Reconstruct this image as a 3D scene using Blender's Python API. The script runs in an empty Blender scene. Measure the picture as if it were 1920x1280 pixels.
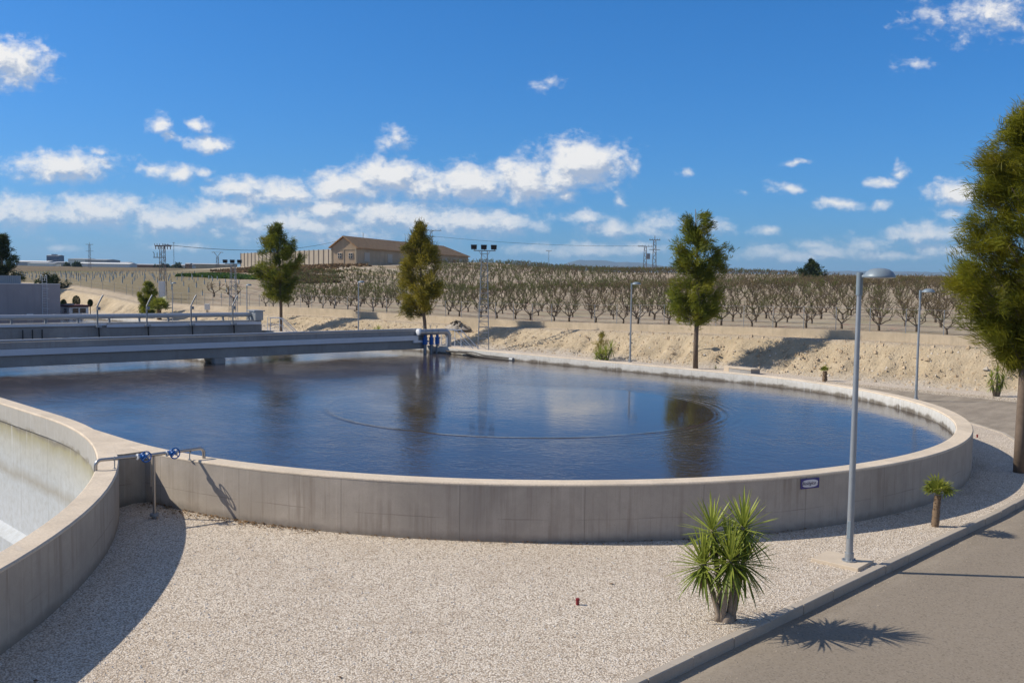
import bpy, bmesh, math, random
import numpy as np
from mathutils import Vector, Matrix
from mathutils.geometry import tessellate_polygon

S = bpy.context.scene
COL = S.collection
PI = math.pi
rng = random.Random(7)
VR = (0.7053, 0.7087)          # horizontal direction that runs to the right of the view
VF = (-0.7087, 0.7053)         # horizontal direction that runs away from the camera

# ------------------------------------------------------------------ helpers
class MB:
    def __init__(s): s.v = []; s.f = []; s.c = []
    def add(s, vs, fs, c=None):
        o = len(s.v); s.v += [tuple(p) for p in vs]
        s.f += [tuple(i + o for i in f) for f in fs]
        s.c += [c] * len(fs)
    def box(s, x0, x1, y0, y1, z0, z1, c=None):
        s.add([(x0,y0,z0),(x1,y0,z0),(x1,y1,z0),(x0,y1,z0),(x0,y0,z1),(x1,y0,z1),(x1,y1,z1),(x0,y1,z1)],
              [(0,3,2,1),(4,5,6,7),(0,1,5,4),(1,2,6,5),(2,3,7,6),(3,0,4,7)], c)
    def obox(s, p, ang, lx, ly, z0, z1, c=None):      # box centred on p, turned by ang
        ca, sa = math.cos(ang), math.sin(ang)
        q = [(p[0]+a*ca-b*sa, p[1]+a*sa+b*ca) for a, b in ((-lx/2,-ly/2),(lx/2,-ly/2),(lx/2,ly/2),(-lx/2,ly/2))]
        s.add([(x,y,z0) for x,y in q]+[(x,y,z1) for x,y in q],
              [(0,3,2,1),(4,5,6,7),(0,1,5,4),(1,2,6,5),(2,3,7,6),(3,0,4,7)], c)
    def tube(s, pts, r, n=10, cap=True, c=None):
        pts = [Vector(p) for p in pts]
        rs = list(r) if hasattr(r, '__len__') else [r]*len(pts)
        o = len(s.v); fs = []; prev = None
        for i, p in enumerate(pts):
            a = pts[max(i-1,0)]; b = pts[min(i+1,len(pts)-1)]
            d = (b-a)
            d = d.normalized() if d.length > 1e-9 else Vector((0,0,1))
            if prev is None:
                x = d.cross(Vector((0,0,1)))
                if x.length < 1e-3: x = Vector((1,0,0))
            else:
                x = prev - d*prev.dot(d)
                if x.length < 1e-4: x = d.orthogonal()
            x.normalize(); prev = x.copy(); y = d.cross(x)
            for k in range(n):
                t = 2*PI*k/n
                s.v.append(tuple(p + (x*math.cos(t)+y*math.sin(t))*rs[i]))
        for i in range(len(pts)-1):
            for k in range(n):
                k2 = (k+1) % n
                fs.append((o+i*n+k, o+i*n+k2, o+(i+1)*n+k2, o+(i+1)*n+k))
        if cap:
            fs.append(tuple(o+k for k in range(n))[::-1])
            fs.append(tuple(o+(len(pts)-1)*n+k for k in range(n)))
        s.f += fs; s.c += [c]*len(fs)
    def lathe(s, prof, n=24, at=(0,0,0), c=None):    # profile of (r, z)
        o = len(s.v)
        for r, z in prof:
            for k in range(n):
                t = 2*PI*k/n
                s.v.append((at[0]+r*math.cos(t), at[1]+r*math.sin(t), at[2]+z))
        for i in range(len(prof)-1):
            for k in range(n):
                k2 = (k+1) % n
                s.f.append((o+i*n+k, o+i*n+k2, o+(i+1)*n+k2, o+(i+1)*n+k)); s.c.append(c)
    def ring(s, axis, ctr, R, r, n=28, m=8):          # torus about an axis
        a = Vector(axis).normalized(); x = a.orthogonal().normalized(); y = a.cross(x); ctr = Vector(ctr)
        o = len(s.v)
        for i in range(n):
            t = 2*PI*i/n; d = x*math.cos(t)+y*math.sin(t)
            for j in range(m):
                q = 2*PI*j/m
                s.v.append(tuple(ctr + d*(R+r*math.cos(q)) + a*(r*math.sin(q))))
        for i in range(n):
            for j in range(m):
                s.f.append((o+i*m+j, o+((i+1)%n)*m+j, o+((i+1)%n)*m+(j+1)%m, o+i*m+(j+1)%m)); s.c.append(None)
    def mesh(s, name, mat, smooth=False, bevel=0):
        me = bpy.data.meshes.new(name); me.from_pydata(s.v, [], s.f); me.update()
        for m in (mat if isinstance(mat, (list, tuple)) else [mat]): me.materials.append(m)
        if any(c is not None for c in s.c):
            if isinstance(mat, (list, tuple)):
                me.polygons.foreach_set('material_index', [c or 0 for c in s.c])
            else:
                at = me.attributes.new('tint', 'FLOAT', 'FACE')
                at.data.foreach_set('value', [0.5 if c is None else float(c) for c in s.c])
        if smooth: me.polygons.foreach_set('use_smooth', [True]*len(me.polygons))
        return me
    def build(s, name, mat, parent=None, smooth=False, bevel=0, loc=None):
        o = bpy.data.objects.new(name, s.mesh(name, mat, smooth)); COL.objects.link(o)
        if parent is not None: o.parent = parent
        if loc is not None: o.location = loc
        if bevel:
            m = o.modifiers.new('Bevel', 'BEVEL'); m.width = bevel; m.segments = 2; m.limit_method = 'ANGLE'
        if smooth == 'auto':
            o.data.set_sharp_from_angle(angle=math.radians(35))
        return o

def tag(o, label=None, cat=None, group=None, kind=None):
    if label: o['label'] = label
    if cat: o['category'] = cat
    if group: o['group'] = group
    if kind: o['kind'] = kind
    return o
def thing(name, label, cat, loc=(0,0,0), rz=0, group=None):
    o = bpy.data.objects.new(name, None); COL.objects.link(o)
    o.location = loc; o.rotation_euler = (0,0,rz); o.empty_display_size = .2
    return tag(o, label, cat, group)
def dup(root, loc, rz=0, sc=1.0, label=None):
    r = root.copy(); COL.objects.link(r); r.location = loc; r.rotation_euler = (0,0,rz)
    r.scale = (sc, sc, sc) if not hasattr(sc, '__len__') else sc
    if label: r['label'] = label
    for ch in list(root.children):
        k = ch.copy(); COL.objects.link(k); k.parent = r
        for g in list(ch.children):
            d = g.copy(); COL.objects.link(d); d.parent = k
    return r

# ------------------------------------------------------------------ materials
class NT:
    def __init__(s, nt): s.nt = nt; s.n = nt.nodes; s.l = nt.links
    def new(s, t, **kw):
        nd = s.n.new(t)
        for k, v in kw.items(): setattr(nd, k, v)
        return nd
    def put(s, sock, v):
        if hasattr(v, 'is_output') or isinstance(v, bpy.types.NodeSocket): s.l.new(v, sock)
        else: sock.default_value = v
    def math(s, op, a, b=None, c=None, clamp=False):
        nd = s.new('ShaderNodeMath', operation=op); nd.use_clamp = clamp
        s.put(nd.inputs[0], a)
        if b is not None: s.put(nd.inputs[1], b)
        if c is not None: s.put(nd.inputs[2], c)
        return nd.outputs[0]
    def vmath(s, op, a, b=None, out=0):
        nd = s.new('ShaderNodeVectorMath', operation=op); s.put(nd.inputs[0], a)
        if b is not None: s.put(nd.inputs[1], b)
        return nd.outputs['Value'] if op in ('LENGTH','DOT_PRODUCT') else nd.outputs[0]
    def noise(s, vec, scale, detail=4, rough=.55, dist=0, col=False):
        nd = s.new('ShaderNodeTexNoise'); s.l.new(vec, nd.inputs['Vector'])
        nd.inputs['Scale'].default_value = scale; nd.inputs['Detail'].default_value = detail
        nd.inputs['Roughness'].default_value = rough; nd.inputs['Distortion'].default_value = dist
        return nd.outputs['Color' if col else 'Fac']
    def ramp(s, fac, stops, interp='LINEAR'):
        nd = s.new('ShaderNodeValToRGB'); s.put(nd.inputs[0], fac); cr = nd.color_ramp; cr.interpolation = interp
        while len(cr.elements) > len(stops): cr.elements.remove(cr.elements[-1])
        while len(cr.elements) < len(stops): cr.elements.new(1)
        for e, (p, c) in zip(cr.elements, stops):
            e.position = p; e.color = (c, c, c, 1) if not hasattr(c, '__len__') else (*c[:3], 1)
        return nd.outputs[0]
    def mix(s, fac, a, b, mode='MIX'):
        nd = s.new('ShaderNodeMix', data_type='RGBA', blend_type=mode)
        s.put(nd.inputs[0], fac)
        for sock, v in ((nd.inputs[6], a), (nd.inputs[7], b)):
            if not isinstance(v, bpy.types.NodeSocket) and len(v) == 3: v = (*v, 1)
            s.put(sock, v)
        return nd.outputs[2]
    def mapr(s, v, a, b, c=0, d=1, smooth=False):
        nd = s.new('ShaderNodeMapRange', clamp=True)
        if smooth: nd.interpolation_type = 'SMOOTHSTEP'
        s.put(nd.inputs[0], v)
        for i, x in enumerate((a, b, c, d)): s.put(nd.inputs[i+1], x)
        return nd.outputs[0]
    def scalev(s, vec, sc, off=(0,0,0)):
        nd = s.new('ShaderNodeMapping'); s.l.new(vec, nd.inputs[0])
        nd.inputs['Scale'].default_value = sc; nd.inputs['Location'].default_value = off
        return nd.outputs[0]

def mat(name, rough=.8, metal=0, spec=.3):
    m = bpy.data.materials.new(name); m.use_nodes = True
    t = NT(m.node_tree); t.bsdf = m.node_tree.nodes['Principled BSDF']
    t.bsdf.inputs['Roughness'].default_value = rough; t.bsdf.inputs['Metallic'].default_value = metal
    t.bsdf.inputs['Specular IOR Level'].default_value = spec
    t.obj = t.new('ShaderNodeTexCoord').outputs['Object']
    t.pos = t.new('ShaderNodeNewGeometry').outputs['Position']
    t.m = m
    def color(c): t.put(t.bsdf.inputs['Base Color'], c)
    def bump(h, strength=.5, dist=.02):
        b = t.new('ShaderNodeBump'); b.inputs['Strength'].default_value = strength; b.inputs['Distance'].default_value = dist
        t.l.new(h, b.inputs['Height']); t.l.new(b.outputs[0], t.bsdf.inputs['Normal']); return b
    t.color = color; t.bump = bump
    return t

def plain(name, c, rough=.6, metal=0, var=.25, scale=6, bumpv=0, spec=.4):
    t = mat(name, rough, metal, spec)
    n = t.noise(t.obj, scale, 5, .6)
    t.color(t.mix(n, [x*(1-var) for x in c], [min(1, x*(1+var)) for x in c]))
    if bumpv: t.bump(t.noise(t.obj, scale*6, 4), bumpv, .01)
    return t.m

M = {}
def concrete(name, base, streak=.5, panel=2.4, foot=True, radius=13.7, tintc=(.20,.15,.11), joints=True, top=None):
    t = mat(name, .88, 0, .2)
    sep = t.new('ShaderNodeSeparateXYZ'); t.l.new(t.obj, sep.inputs[0])
    X, Y, Z = sep.outputs
    big = t.noise(t.obj, .55, 5, .6, .6); mid = t.noise(t.obj, 3.2, 6, .65); fine = t.noise(t.obj, 38, 3, .6)
    b = Vector(base)
    col = t.mix(t.mapr(big, .3, .72), b*.80, b*1.16)
    col = t.mix(t.mapr(mid, .35, .75, 0, .55), col, b*.72)
    st = t.noise(t.scalev(t.obj, (5, 5, .22)), 1, 5, .7)
    st2 = t.noise(t.scalev(t.obj, (13, 13, .35), (3,1,2)), 1, 4, .65)
    fade = t.noise(t.scalev(t.obj, (.5,.5,.9)), 1, 3)
    sf = t.math('MULTIPLY', t.mapr(st, .50, .66), t.mapr(fade, .35, .65, .15, 1))
    col = t.mix(t.math('MULTIPLY', sf, streak), col, tintc)
    s2 = t.mapr(st2, .60, .74)
    col = t.mix(t.math('MULTIPLY', s2, streak*.6), col, b*1.35)
    if joints:
        ang = t.math('MULTIPLY', t.math('ARCTAN2', Y, X), radius/panel)
        fr = t.math('FRACT', ang); d = t.math('ABSOLUTE', t.math('SUBTRACT', fr, .5))
        j = t.mapr(d, .4955, .4985)
        col = t.mix(t.math('MULTIPLY', j, .65), col, b*.35)
        wob = t.noise(t.scalev(t.obj, (.5, .5, 0)), 1, 3)
        zz = t.math('ADD', t.math('ABSOLUTE', t.math('SUBTRACT', Z, t.math('MULTIPLY_ADD', wob, .12, .38))), 0)
        ln = t.math('MULTIPLY', t.mapr(zz, .012, .003), t.mapr(t.noise(t.scalev(t.obj, (.8,.8,.2), (7,2,0)), 1, 2), .45, .6))
        col = t.mix(t.math('MULTIPLY', ln, .6), col, b*.4)
    if foot:
        fz = t.math('ADD', Z, t.math('MULTIPLY', t.math('SUBTRACT', mid, .5), .34))
        col = t.mix(t.mapr(fz, .20, .0, 0, .7, True), col, b*.42)
    col = t.mix(t.mapr(fine, .35, .7, 0, .25), col, b*.7)
    pores = t.new('ShaderNodeTexVoronoi'); t.l.new(t.obj, pores.inputs[0]); pores.inputs['Scale'].default_value = 9
    col = t.mix(t.mapr(pores.outputs['Distance'], .07, .045, 0, .6), col, b*.4)
    t.color(col)
    t.bump(t.math('ADD', fine, t.math('MULTIPLY', st, .6)), .25, .01)
    return t.m

M['tank_wall'] = concrete('tank_wall_concrete', (.475,.415,.345), .55)
M['tank_wall_b'] = concrete('tank_wall_concrete_front', (.455,.39,.31), .65, panel=40, radius=19.4, tintc=(.19,.135,.085))
M['beam'] = concrete('bridge_concrete', (.36,.35,.335), .35, joints=False, foot=False)
M['lowwall'] = concrete('low_wall_concrete', (.50,.415,.30), .5, joints=False, foot=False, tintc=(.3,.25,.18))

def rim_mat():
    t = mat('rim_concrete', .9, 0, .2)
    b = Vector((.66,.555,.425))
    n = t.noise(t.obj, 1.3, 6, .65); f = t.noise(t.obj, 22, 5, .7)
    col = t.mix(t.mapr(n, .3, .7), b*.80, b*1.14)
    col = t.mix(t.mapr(f, .38, .7, 0, .6), col, b*.62)
    st = t.noise(t.scalev(t.obj, (.9, 4, 1)), 2.2, 4, .6)
    col = t.mix(t.mapr(st, .58, .74, 0, .5), col, (.58,.53,.46))
    t.color(col); t.bump(f, .35, .01)
    return t.m
M['rim'] = rim_mat()

def inner_mat(name, bands):
    t = mat(name, .8, 0, .25)
    sep = t.new('ShaderNodeSeparateXYZ'); t.l.new(t.obj, sep.inputs[0]); Z = sep.outputs[2]
    big = t.noise(t.obj, .9, 6, .65, .5); mid = t.noise(t.obj, 5, 6, .7); st = t.noise(t.scalev(t.obj, (7,7,.4)), 1, 5, .65)
    z = t.math('ADD', Z, t.math('MULTIPLY', t.math('SUBTRACT', big, .5), .5))
    col = t.ramp(t.mapr(z, bands[0][0], bands[-1][0]), [((zz-bands[0][0])/(bands[-1][0]-bands[0][0]), c) for zz, c in bands])
    col = t.mix(t.mapr(mid, .42, .72, 0, .45), col, (.30,.29,.25))
    col = t.mix(t.mapr(st, .56, .74, 0, .5), col, (.60,.62,.63))
    X = sep.outputs[0]
    fr = t.math('FRACT', t.math('DIVIDE', X, 2.2)); d = t.math('ABSOLUTE', t.math('SUBTRACT', fr, .5))
    col = t.mix(t.mapr(d, .495, .498, 0, .55), col, (.17,.16,.14))
    t.color(col); t.bump(mid, .2, .01)
    return t.m
M['tank0_in'] = inner_mat('empty_tank_inner', [(-3.9,(.36,.38,.39)),(-2.2,(.50,.53,.55)),(-1.1,(.47,.50,.51)),(-.85,(.36,.35,.31)),(-.55,(.46,.485,.485)),(.05,(.45,.45,.40)),(.42,(.34,.315,.20)),(.56,(.20,.18,.14)),(.66,(.36,.35,.32)),(1.2,(.42,.40,.36))])
M['tank1_in'] = inner_mat('water_tank_inner', [(.2,(.06,.05,.04)),(.66,(.09,.075,.06)),(.80,(.16,.14,.115)),(.88,(.52,.51,.48)),(1.2,(.66,.65,.61))])

def gravel_mat():
    t = mat('white_gravel', .9, 0, .25)
    vs = []
    for sc, w in ((40, 1), (76, 1)):
        v = t.new('ShaderNodeTexVoronoi'); t.l.new(t.pos, v.inputs[0]); v.inputs['Scale'].default_value = sc
        v.inputs['Randomness'].default_value = 1; vs.append(v)
    sepc = t.new('ShaderNodeSeparateColor'); t.l.new(vs[0].outputs['Color'], sepc.inputs[0])
    col = t.ramp(sepc.outputs[0], [(0,(.25,.18,.12)),(.14,(.48,.385,.285)),(.4,(.70,.60,.47)),(.75,(.83,.74,.61)),(1,(.90,.85,.77))])
    sepc2 = t.new('ShaderNodeSeparateColor'); t.l.new(vs[1].outputs['Color'], sepc2.inputs[0])
    col2 = t.ramp(sepc2.outputs[1], [(0,(.30,.22,.15)),(.4,(.68,.58,.46)),(1,(.88,.81,.70))])
    col = t.mix(.4, col, col2)
    gap = t.mapr(vs[0].outputs['Distance'], .42, .75, 0, .75)
    col = t.mix(gap, col, (.19,.145,.10))
    big = t.noise(t.pos, .35, 5, .6); mid = t.noise(t.pos, 2.6, 5, .65)
    col = t.mix(t.mapr(t.noise(t.pos, .9, 6, .7, 1.0), .52, .70, 0, .45), col, (.36,.28,.20))
    col = t.mix(t.mapr(big, .35, .7, 0, .45), col, t.mix(.5, col, (.38,.31,.24)))
    col = t.mix(t.mapr(mid, .55, .75, 0, .35), col, (.34,.28,.21))
    t.color(col)
    h = t.math('ADD', t.math('MULTIPLY', vs[0].outputs['Distance'], -1), t.math('MULTIPLY', vs[1].outputs['Distance'], -.5))
    t.bump(h, .6, .02)
    return t.m
M['gravel'] = gravel_mat()

def asphalt_mat():
    t = mat('road_asphalt', .92, 0, .2)
    big = t.noise(t.pos, .22, 5, .6, .8); mid = t.noise(t.pos, 1.6, 6, .7); fine = t.noise(t.pos, 70, 3, .7)
    b = Vector((.215,.180,.138))
    col = t.mix(t.mapr(big, .3, .72), b*.86, b*1.12)
    col = t.mix(t.mapr(mid, .38, .75, 0, .45), col, b*.80)
    col = t.mix(t.mapr(fine, .35, .68, 0, .55), b*1.18, col)
    pat = t.noise(t.scalev(t.pos, (.55,.10,1), (3,1,0)), 1, 5, .6)
    col = t.mix(t.mapr(pat, .46, .64, 0, .35), col, b*1.22)
    agg = t.new('ShaderNodeTexVoronoi'); t.l.new(t.pos, agg.inputs[0]); agg.inputs['Scale'].default_value = 42
    sa_g = t.new('ShaderNodeSeparateColor'); t.l.new(agg.outputs['Color'], sa_g.inputs[0])
    col = t.mix(t.mapr(sa_g.outputs[0], .72, .95, 0, .4), col, (.31,.27,.22)); col = t.mix(t.mapr(sa_g.outputs[1], .75, .95, 0, .45), col, b*.5)
    dst = t.math('MULTIPLY', t.mapr(t.noise(t.scalev(t.pos, (2,.6,1)), 1, 5, .7), .4, .65), .5)
    sxy = t.new('ShaderNodeSeparateXYZ'); t.l.new(t.pos, sxy.inputs[0])
    col = t.mix(t.math('MULTIPLY', dst, t.mapr(sxy.outputs[0], 15.9, 15.1)), col, (.42,.36,.28))
    v = t.new('ShaderNodeTexVoronoi'); t.l.new(t.pos, v.inputs[0]); v.inputs['Scale'].default_value = 1.1
    col = t.mix(t.mapr(v.outputs['Distance'], .035, .02, 0, .7), col, b*.35)
    t.color(col); t.bump(fine, .5, .006)
    return t.m
M['asphalt'] = asphalt_mat()

def terrain_mat():
    t = mat('dry_earth', .95, 0, .1)
    sep = t.new('ShaderNodeSeparateXYZ'); t.l.new(t.pos, sep.inputs[0]); X, Y, Z = sep.outputs
    big = t.noise(t.pos, .16, 6, .65, .4); mid = t.noise(t.pos, 1.4, 6, .7); fine = t.noise(t.pos, 9, 5, .7)
    bank = t.mix(t.mapr(big, .3, .7), (.43,.345,.225), (.56,.46,.32))
    bank = t.mix(t.mapr(mid, .4, .75, 0, .6), bank, (.33,.25,.155))
    bank = t.mix(t.mapr(fine, .56, .72, 0, .5), bank, (.56,.47,.34))
    bank = t.mix(t.mapr(fine, .42, .30, 0, .6), bank, (.17,.125,.075))
    grav = t.mix(t.mapr(fine, .35, .65), (.36,.31,.25), (.56,.51,.44))
    bank = t.mix(t.mapr(t.math('ADD', Z, t.math('MULTIPLY', big, 1.2)), .95, .55, 0, .8), bank, grav)
    berm = t.mix(t.mapr(mid, .35, .7), (.47,.39,.29), (.37,.30,.21))
    # orchard ground: pale clods with brown litter lines along the tree rows
    rowp = t.math('FRACT', t.math('DIVIDE', t.math('SUBTRACT', Y, 30.0), 5.0)); rd = t.math('ABSOLUTE', t.math('SUBTRACT', rowp, .5))
    soil = t.mix(t.mapr(t.noise(t.scalev(t.pos, (.25, 1.5, 1)), 1, 5, .65), .36, .66), (.45,.38,.28), (.28,.225,.158))
    soil = t.mix(t.math('MULTIPLY', t.mapr(rd, .24, .06), t.mapr(mid, .3, .6)), soil, (.29,.22,.155))
    soil = t.mix(t.mapr(big, .5, .7, 0, .4), soil, (.25,.24,.11))
    soil = t.mix(t.mapr(t.noise(t.scalev(t.pos, (.8,.5,1), (5,3,0)), 1, 4), .60, .68, 0, .6), soil, (.40,.22,.17))
    plainc = t.mix(t.mapr(t.noise(t.scalev(t.pos, (.02,.02,.02)), 1, 6, .65), .35, .65), (.245,.205,.125), (.18,.145,.085))
    plainc = t.mix(t.mapr(mid, .4, .7, 0, .5), plainc, (.28,.235,.155))
    dist = t.math('ADD', t.math('MULTIPLY', X, -.9), t.math('MULTIPLY', Y, .5))
    scrub = t.mix(t.mapr(t.noise(t.pos, .03, 6, .7), .35, .65), (.13,.10,.06), (.20,.15,.09))
    scrub = t.mix(t.mapr(t.noise(t.scalev(t.pos, (.006,.006,.01), (4,1,0)), 1, 4), .52, .6, 0, .7), scrub, (.13,.15,.06))
    col = t.mix(t.mapr(Y, 28.4, 28.8), bank, berm)
    col = t.mix(t.mapr(Y, 30.6, 31.4), col, soil)
    left = t.mapr(t.math('ADD', X, t.math('MULTIPLY', Y, 1.75)), -28, -36)
    col = t.mix(t.math('MULTIPLY', left, t.mapr(Y, 31, 33)), col, plainc)
    ha = t.new('ShaderNodeAttribute', attribute_name='hill')
    hill = t.mix(t.mapr(t.noise(t.pos, .09, 6, .7), .38, .62), (.50,.43,.33), (.27,.20,.12))
    col = t.mix(t.mapr(t.math('ADD', ha.outputs['Fac'], t.math('MULTIPLY', t.math('SUBTRACT', big, .5), .25)), .30, .42), col, hill)
    col = t.mix(t.mapr(dist, 330, 380), col, scrub)
    near = t.mapr(Y, 25.2, 24.9)
    col = t.mix(near, col, grav)
    t.color(col)
    t.bump(t.math('ADD', t.math('MULTIPLY', mid, .8), t.math('ADD', t.math('MULTIPLY', fine, .6), t.math('MULTIPLY', t.noise(t.scalev(t.pos, (2.6,.5,.5)), 1, 5, .65), .7))), 1.0, .15)
    return t.m
M['terrain'] = terrain_mat()

def water_mat():
    t = mat('dark_tank_water', .035, 0, .5)
    t.bsdf.inputs['IOR'].default_value = 1.33
    sep = t.new('ShaderNodeSeparateXYZ'); t.l.new(t.pos, sep.inputs[0]); X, Y, Z = sep.outputs
    big = t.noise(t.scalev(t.pos, (.22,.22,1)), 1, 4, .6, 1.2)
    scum = t.noise(t.scalev(t.pos, (.35,.9,1), (2,7,0)), 1, 6, .7, 1.5)
    t.color(t.mix(t.math('MULTIPLY', t.mapr(scum, .50, .66), t.mapr(X, 6, -8, .3, 1)), t.mix(big, (.034,.026,.025), (.052,.040,.037)), (.095,.072,.062)))
    t.l.new(t.mapr(scum, .5, .7, .03, .10), t.bsdf.inputs['Roughness'])
    # a guide wall lies just under the surface on a ring of 6.5 m: calm water inside it on the right, ripples spreading outside
    r = t.math('SQRT', t.math('ADD', t.math('MULTIPLY', t.math('ADD', X, .3), t.math('ADD', X, .3)), t.math('MULTIPLY', t.math('SUBTRACT', Y, .3), t.math('SUBTRACT', Y, .3))))
    wob = t.noise(t.scalev(t.pos, (.5,.5,1)), 1, 3)
    rr = t.math('ADD', r, t.math('MULTIPLY', t.math('SUBTRACT', wob, .5), .25))
    inside = t.mapr(rr, 6.55, 6.40)
    side = t.mapr(t.math('ADD', X, t.math('MULTIPLY', Y, .3)), -5.5, 3.0, 0, 1, True)
    calm = t.math('MULTIPLY', inside, side)
    w1 = t.noise(t.scalev(t.pos, (1.3,1.3,1)), 1, 3, .6, .4)
    w2 = t.noise(t.scalev(t.pos, (5.5,5.5,1)), 1, 4, .6, .6)
    w3 = t.noise(t.scalev(t.pos, (17,17,1)), 1, 3, .6)
    patch = t.mapr(t.noise(t.scalev(t.pos, (.13,.2,1), (3,5,0)), 1, 3, .5, .8), .35, .65, .35, 1.0)
    h = t.math('ADD', t.math('MULTIPLY', w1, .5), t.math('ADD', t.math('MULTIPLY', w2, .34), t.math('MULTIPLY', w3, .07)))
    amp = t.math('MULTIPLY', patch, t.math('SUBTRACT', 1.0, t.math('MULTIPLY', calm, .74)))
    h = t.math('MULTIPLY', t.math('SUBTRACT', h, .47), amp)
    # rings leaving the guide wall on its right hand end
    env = t.math('MULTIPLY', t.mapr(rr, 6.40, 6.52), t.mapr(rr, 8.0, 6.6))
    env = t.math('MULTIPLY', env, t.mapr(t.math('ADD', X, t.math('MULTIPLY', Y, .45)), 3.0, 6.2, .0, 1, True))
    wave = t.math('SINE', t.math('MULTIPLY', rr, 2*PI/.30))
    h = t.math('ADD', h, t.math('MULTIPLY', t.math('MULTIPLY', wave, env), .10))
    lip = t.math('MULTIPLY', t.mapr(t.math('ABSOLUTE', t.math('SUBTRACT', rr, 6.5)), .15, .02), .26)
    lip = t.math('MULTIPLY', lip, t.mapr(t.math('ADD', X, t.math('MULTIPLY', Y, -.6)), -4, 1))
    h = t.math('ADD', h, lip)
    b = t.bump(h, 1.0, .026)
    film = t.math('MULTIPLY', t.mapr(t.math('ABSOLUTE', t.math('SUBTRACT', rr, 6.53)), .17, .05), t.mapr(t.math('ADD', X, t.math('MULTIPLY', Y, -.5)), -3, 2))
    film = t.math('MULTIPLY', film, t.mapr(t.noise(t.scalev(t.pos, (.6,.6,1), (9,2,0)), 1, 4), .30, .5, .35, 1))
    swirl = t.math('MULTIPLY', t.math('MULTIPLY', t.mapr(rr, 6.5, 6.7), t.mapr(rr, 9.2, 6.8)), t.mapr(t.math('ADD', X, t.math('MULTIPLY', Y, .35)), -1, 5))
    swirl = t.math('MULTIPLY', swirl, t.mapr(t.noise(t.scalev(t.pos, (.5,.5,1), (1,4,0)), 1, 5, .65, 1.2), .35, .6, .2, 1))
    t.put(t.bsdf.inputs['Specular IOR Level'], t.math('SUBTRACT', .5, t.math('ADD', t.math('MULTIPLY', film, .46), t.math('MULTIPLY', swirl, .26))))
    return t.m
M['water'] = water_mat()

def leaf_mat(name, lo, hi, rough=.6, trans=.25, yellow=None):
    t = mat(name, rough, 0, .25)
    a = t.new('ShaderNodeAttribute', attribute_name='tint')
    col = t.mix(a.outputs['Fac'], lo, hi)
    n = t.noise(t.obj, 1.1, 3)
    if yellow: col = t.mix(t.mapr(n, .45, .68, 0, .7), col, yellow)
    t.color(col)
    if trans:
        tr = t.new('ShaderNodeBsdfTranslucent'); t.l.new(col, tr.inputs['Color'])
        mx = t.new('ShaderNodeMixShader'); mx.inputs[0].default_value = trans
        out = t.n['Material Output']
        t.l.new(t.bsdf.outputs[0], mx.inputs[1]); t.l.new(tr.outputs[0], mx.inputs[2]); t.l.new(mx.outputs[0], out.inputs['Surface'])
    return t.m
M['feather'] = leaf_mat('feathery_foliage', (.068,.090,.012), (.270,.270,.020), trans=.40, yellow=(.29,.245,.016))
M['feather_dark'] = leaf_mat('feathery_foliage_dark', (.058,.092,.018), (.235,.262,.028), trans=.38, yellow=(.29,.25,.02))
M['feather_yellow'] = leaf_mat('feathery_foliage_ochre', (.105,.105,.018), (.34,.29,.035), trans=.38, yellow=(.37,.29,.03))
M['dark_leaf'] = leaf_mat('dark_leaf', (.014,.030,.010), (.05,.075,.02))
M['yucca'] = leaf_mat('yucca_leaf', (.10,.15,.022), (.40,.44,.08), .45, .3)
M['palm'] = leaf_mat('palm_leaf', (.11,.16,.025), (.36,.36,.06), .45, .3)
M['bud'] = leaf_mat('orchard_bud_green', (.085,.110,.022), (.165,.190,.04), .7, .3)
M['bud_brown'] = leaf_mat('orchard_bud_brown', (.135,.105,.05), (.21,.165,.075), .8, .2)
M['dry'] = leaf_mat('dry_scrub', (.13,.085,.045), (.26,.17,.085), .9, .1)
M['grass'] = leaf_mat('green_grass', (.05,.10,.02), (.10,.17,.035), .8, .2)
M['bark'] = plain('tree_bark', (.155,.115,.085), .95, 0, .4, 8, .6)
M['bark_grey'] = plain('pale_bark', (.27,.215,.165), .95, 0, .35, 10, .6)
M['wood_orch'] = plain('orchard_wood', (.10,.075,.052), .95, 0, .35, 5)
M['fibre'] = plain('palm_fibre', (.20,.14,.09), .95, 0, .5, 30, .8)
M['galv'] = plain('galvanised_steel', (.33,.36,.39), .45, .55, .15, 9)
M['galv_dark'] = plain('weathered_galvanised_steel', (.26,.275,.29), .55, .4, .2, 6)
M['lamp'] = plain('lamp_grey_paint', (.19,.24,.28), .45, .1, .12, 12)
M['glass_lens'] = plain('lamp_lens', (.5,.5,.48), .2, 0, .05)
M['stainless'] = plain('stainless_pipe', (.42,.40,.38), .28, .85, .2, 3)
M['blue'] = plain('blue_valve_paint', (.010,.105,.36), .35, 0, .2, 15)
M['flange'] = plain('zinc_flange', (.60,.62,.64), .4, .3, .15)
M['white_paint'] = plain('white_painted_steel', (.74,.76,.78), .4, 0, .06)
M['insul'] = plain('aluminium_cladding', (.36,.37,.385), .36, .5, .12, 2)
M['tray'] = plain('zinc_cable_tray', (.62,.66,.72), .45, .25, .1, 2)
M['deckpipe'] = plain('pale_grey_pipe', (.44,.455,.47), .40, .35, .08, 2)
M['dark'] = plain('dark_rubber', (.02,.02,.022), .6, 0, .2)
M['black_iron'] = plain('dark_iron', (.045,.04,.036), .6, .2, .3)
M['red'] = plain('red_cap_plastic', (.21,.018,.022), .5, 0, .15)
M['kerb'] = None
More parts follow.
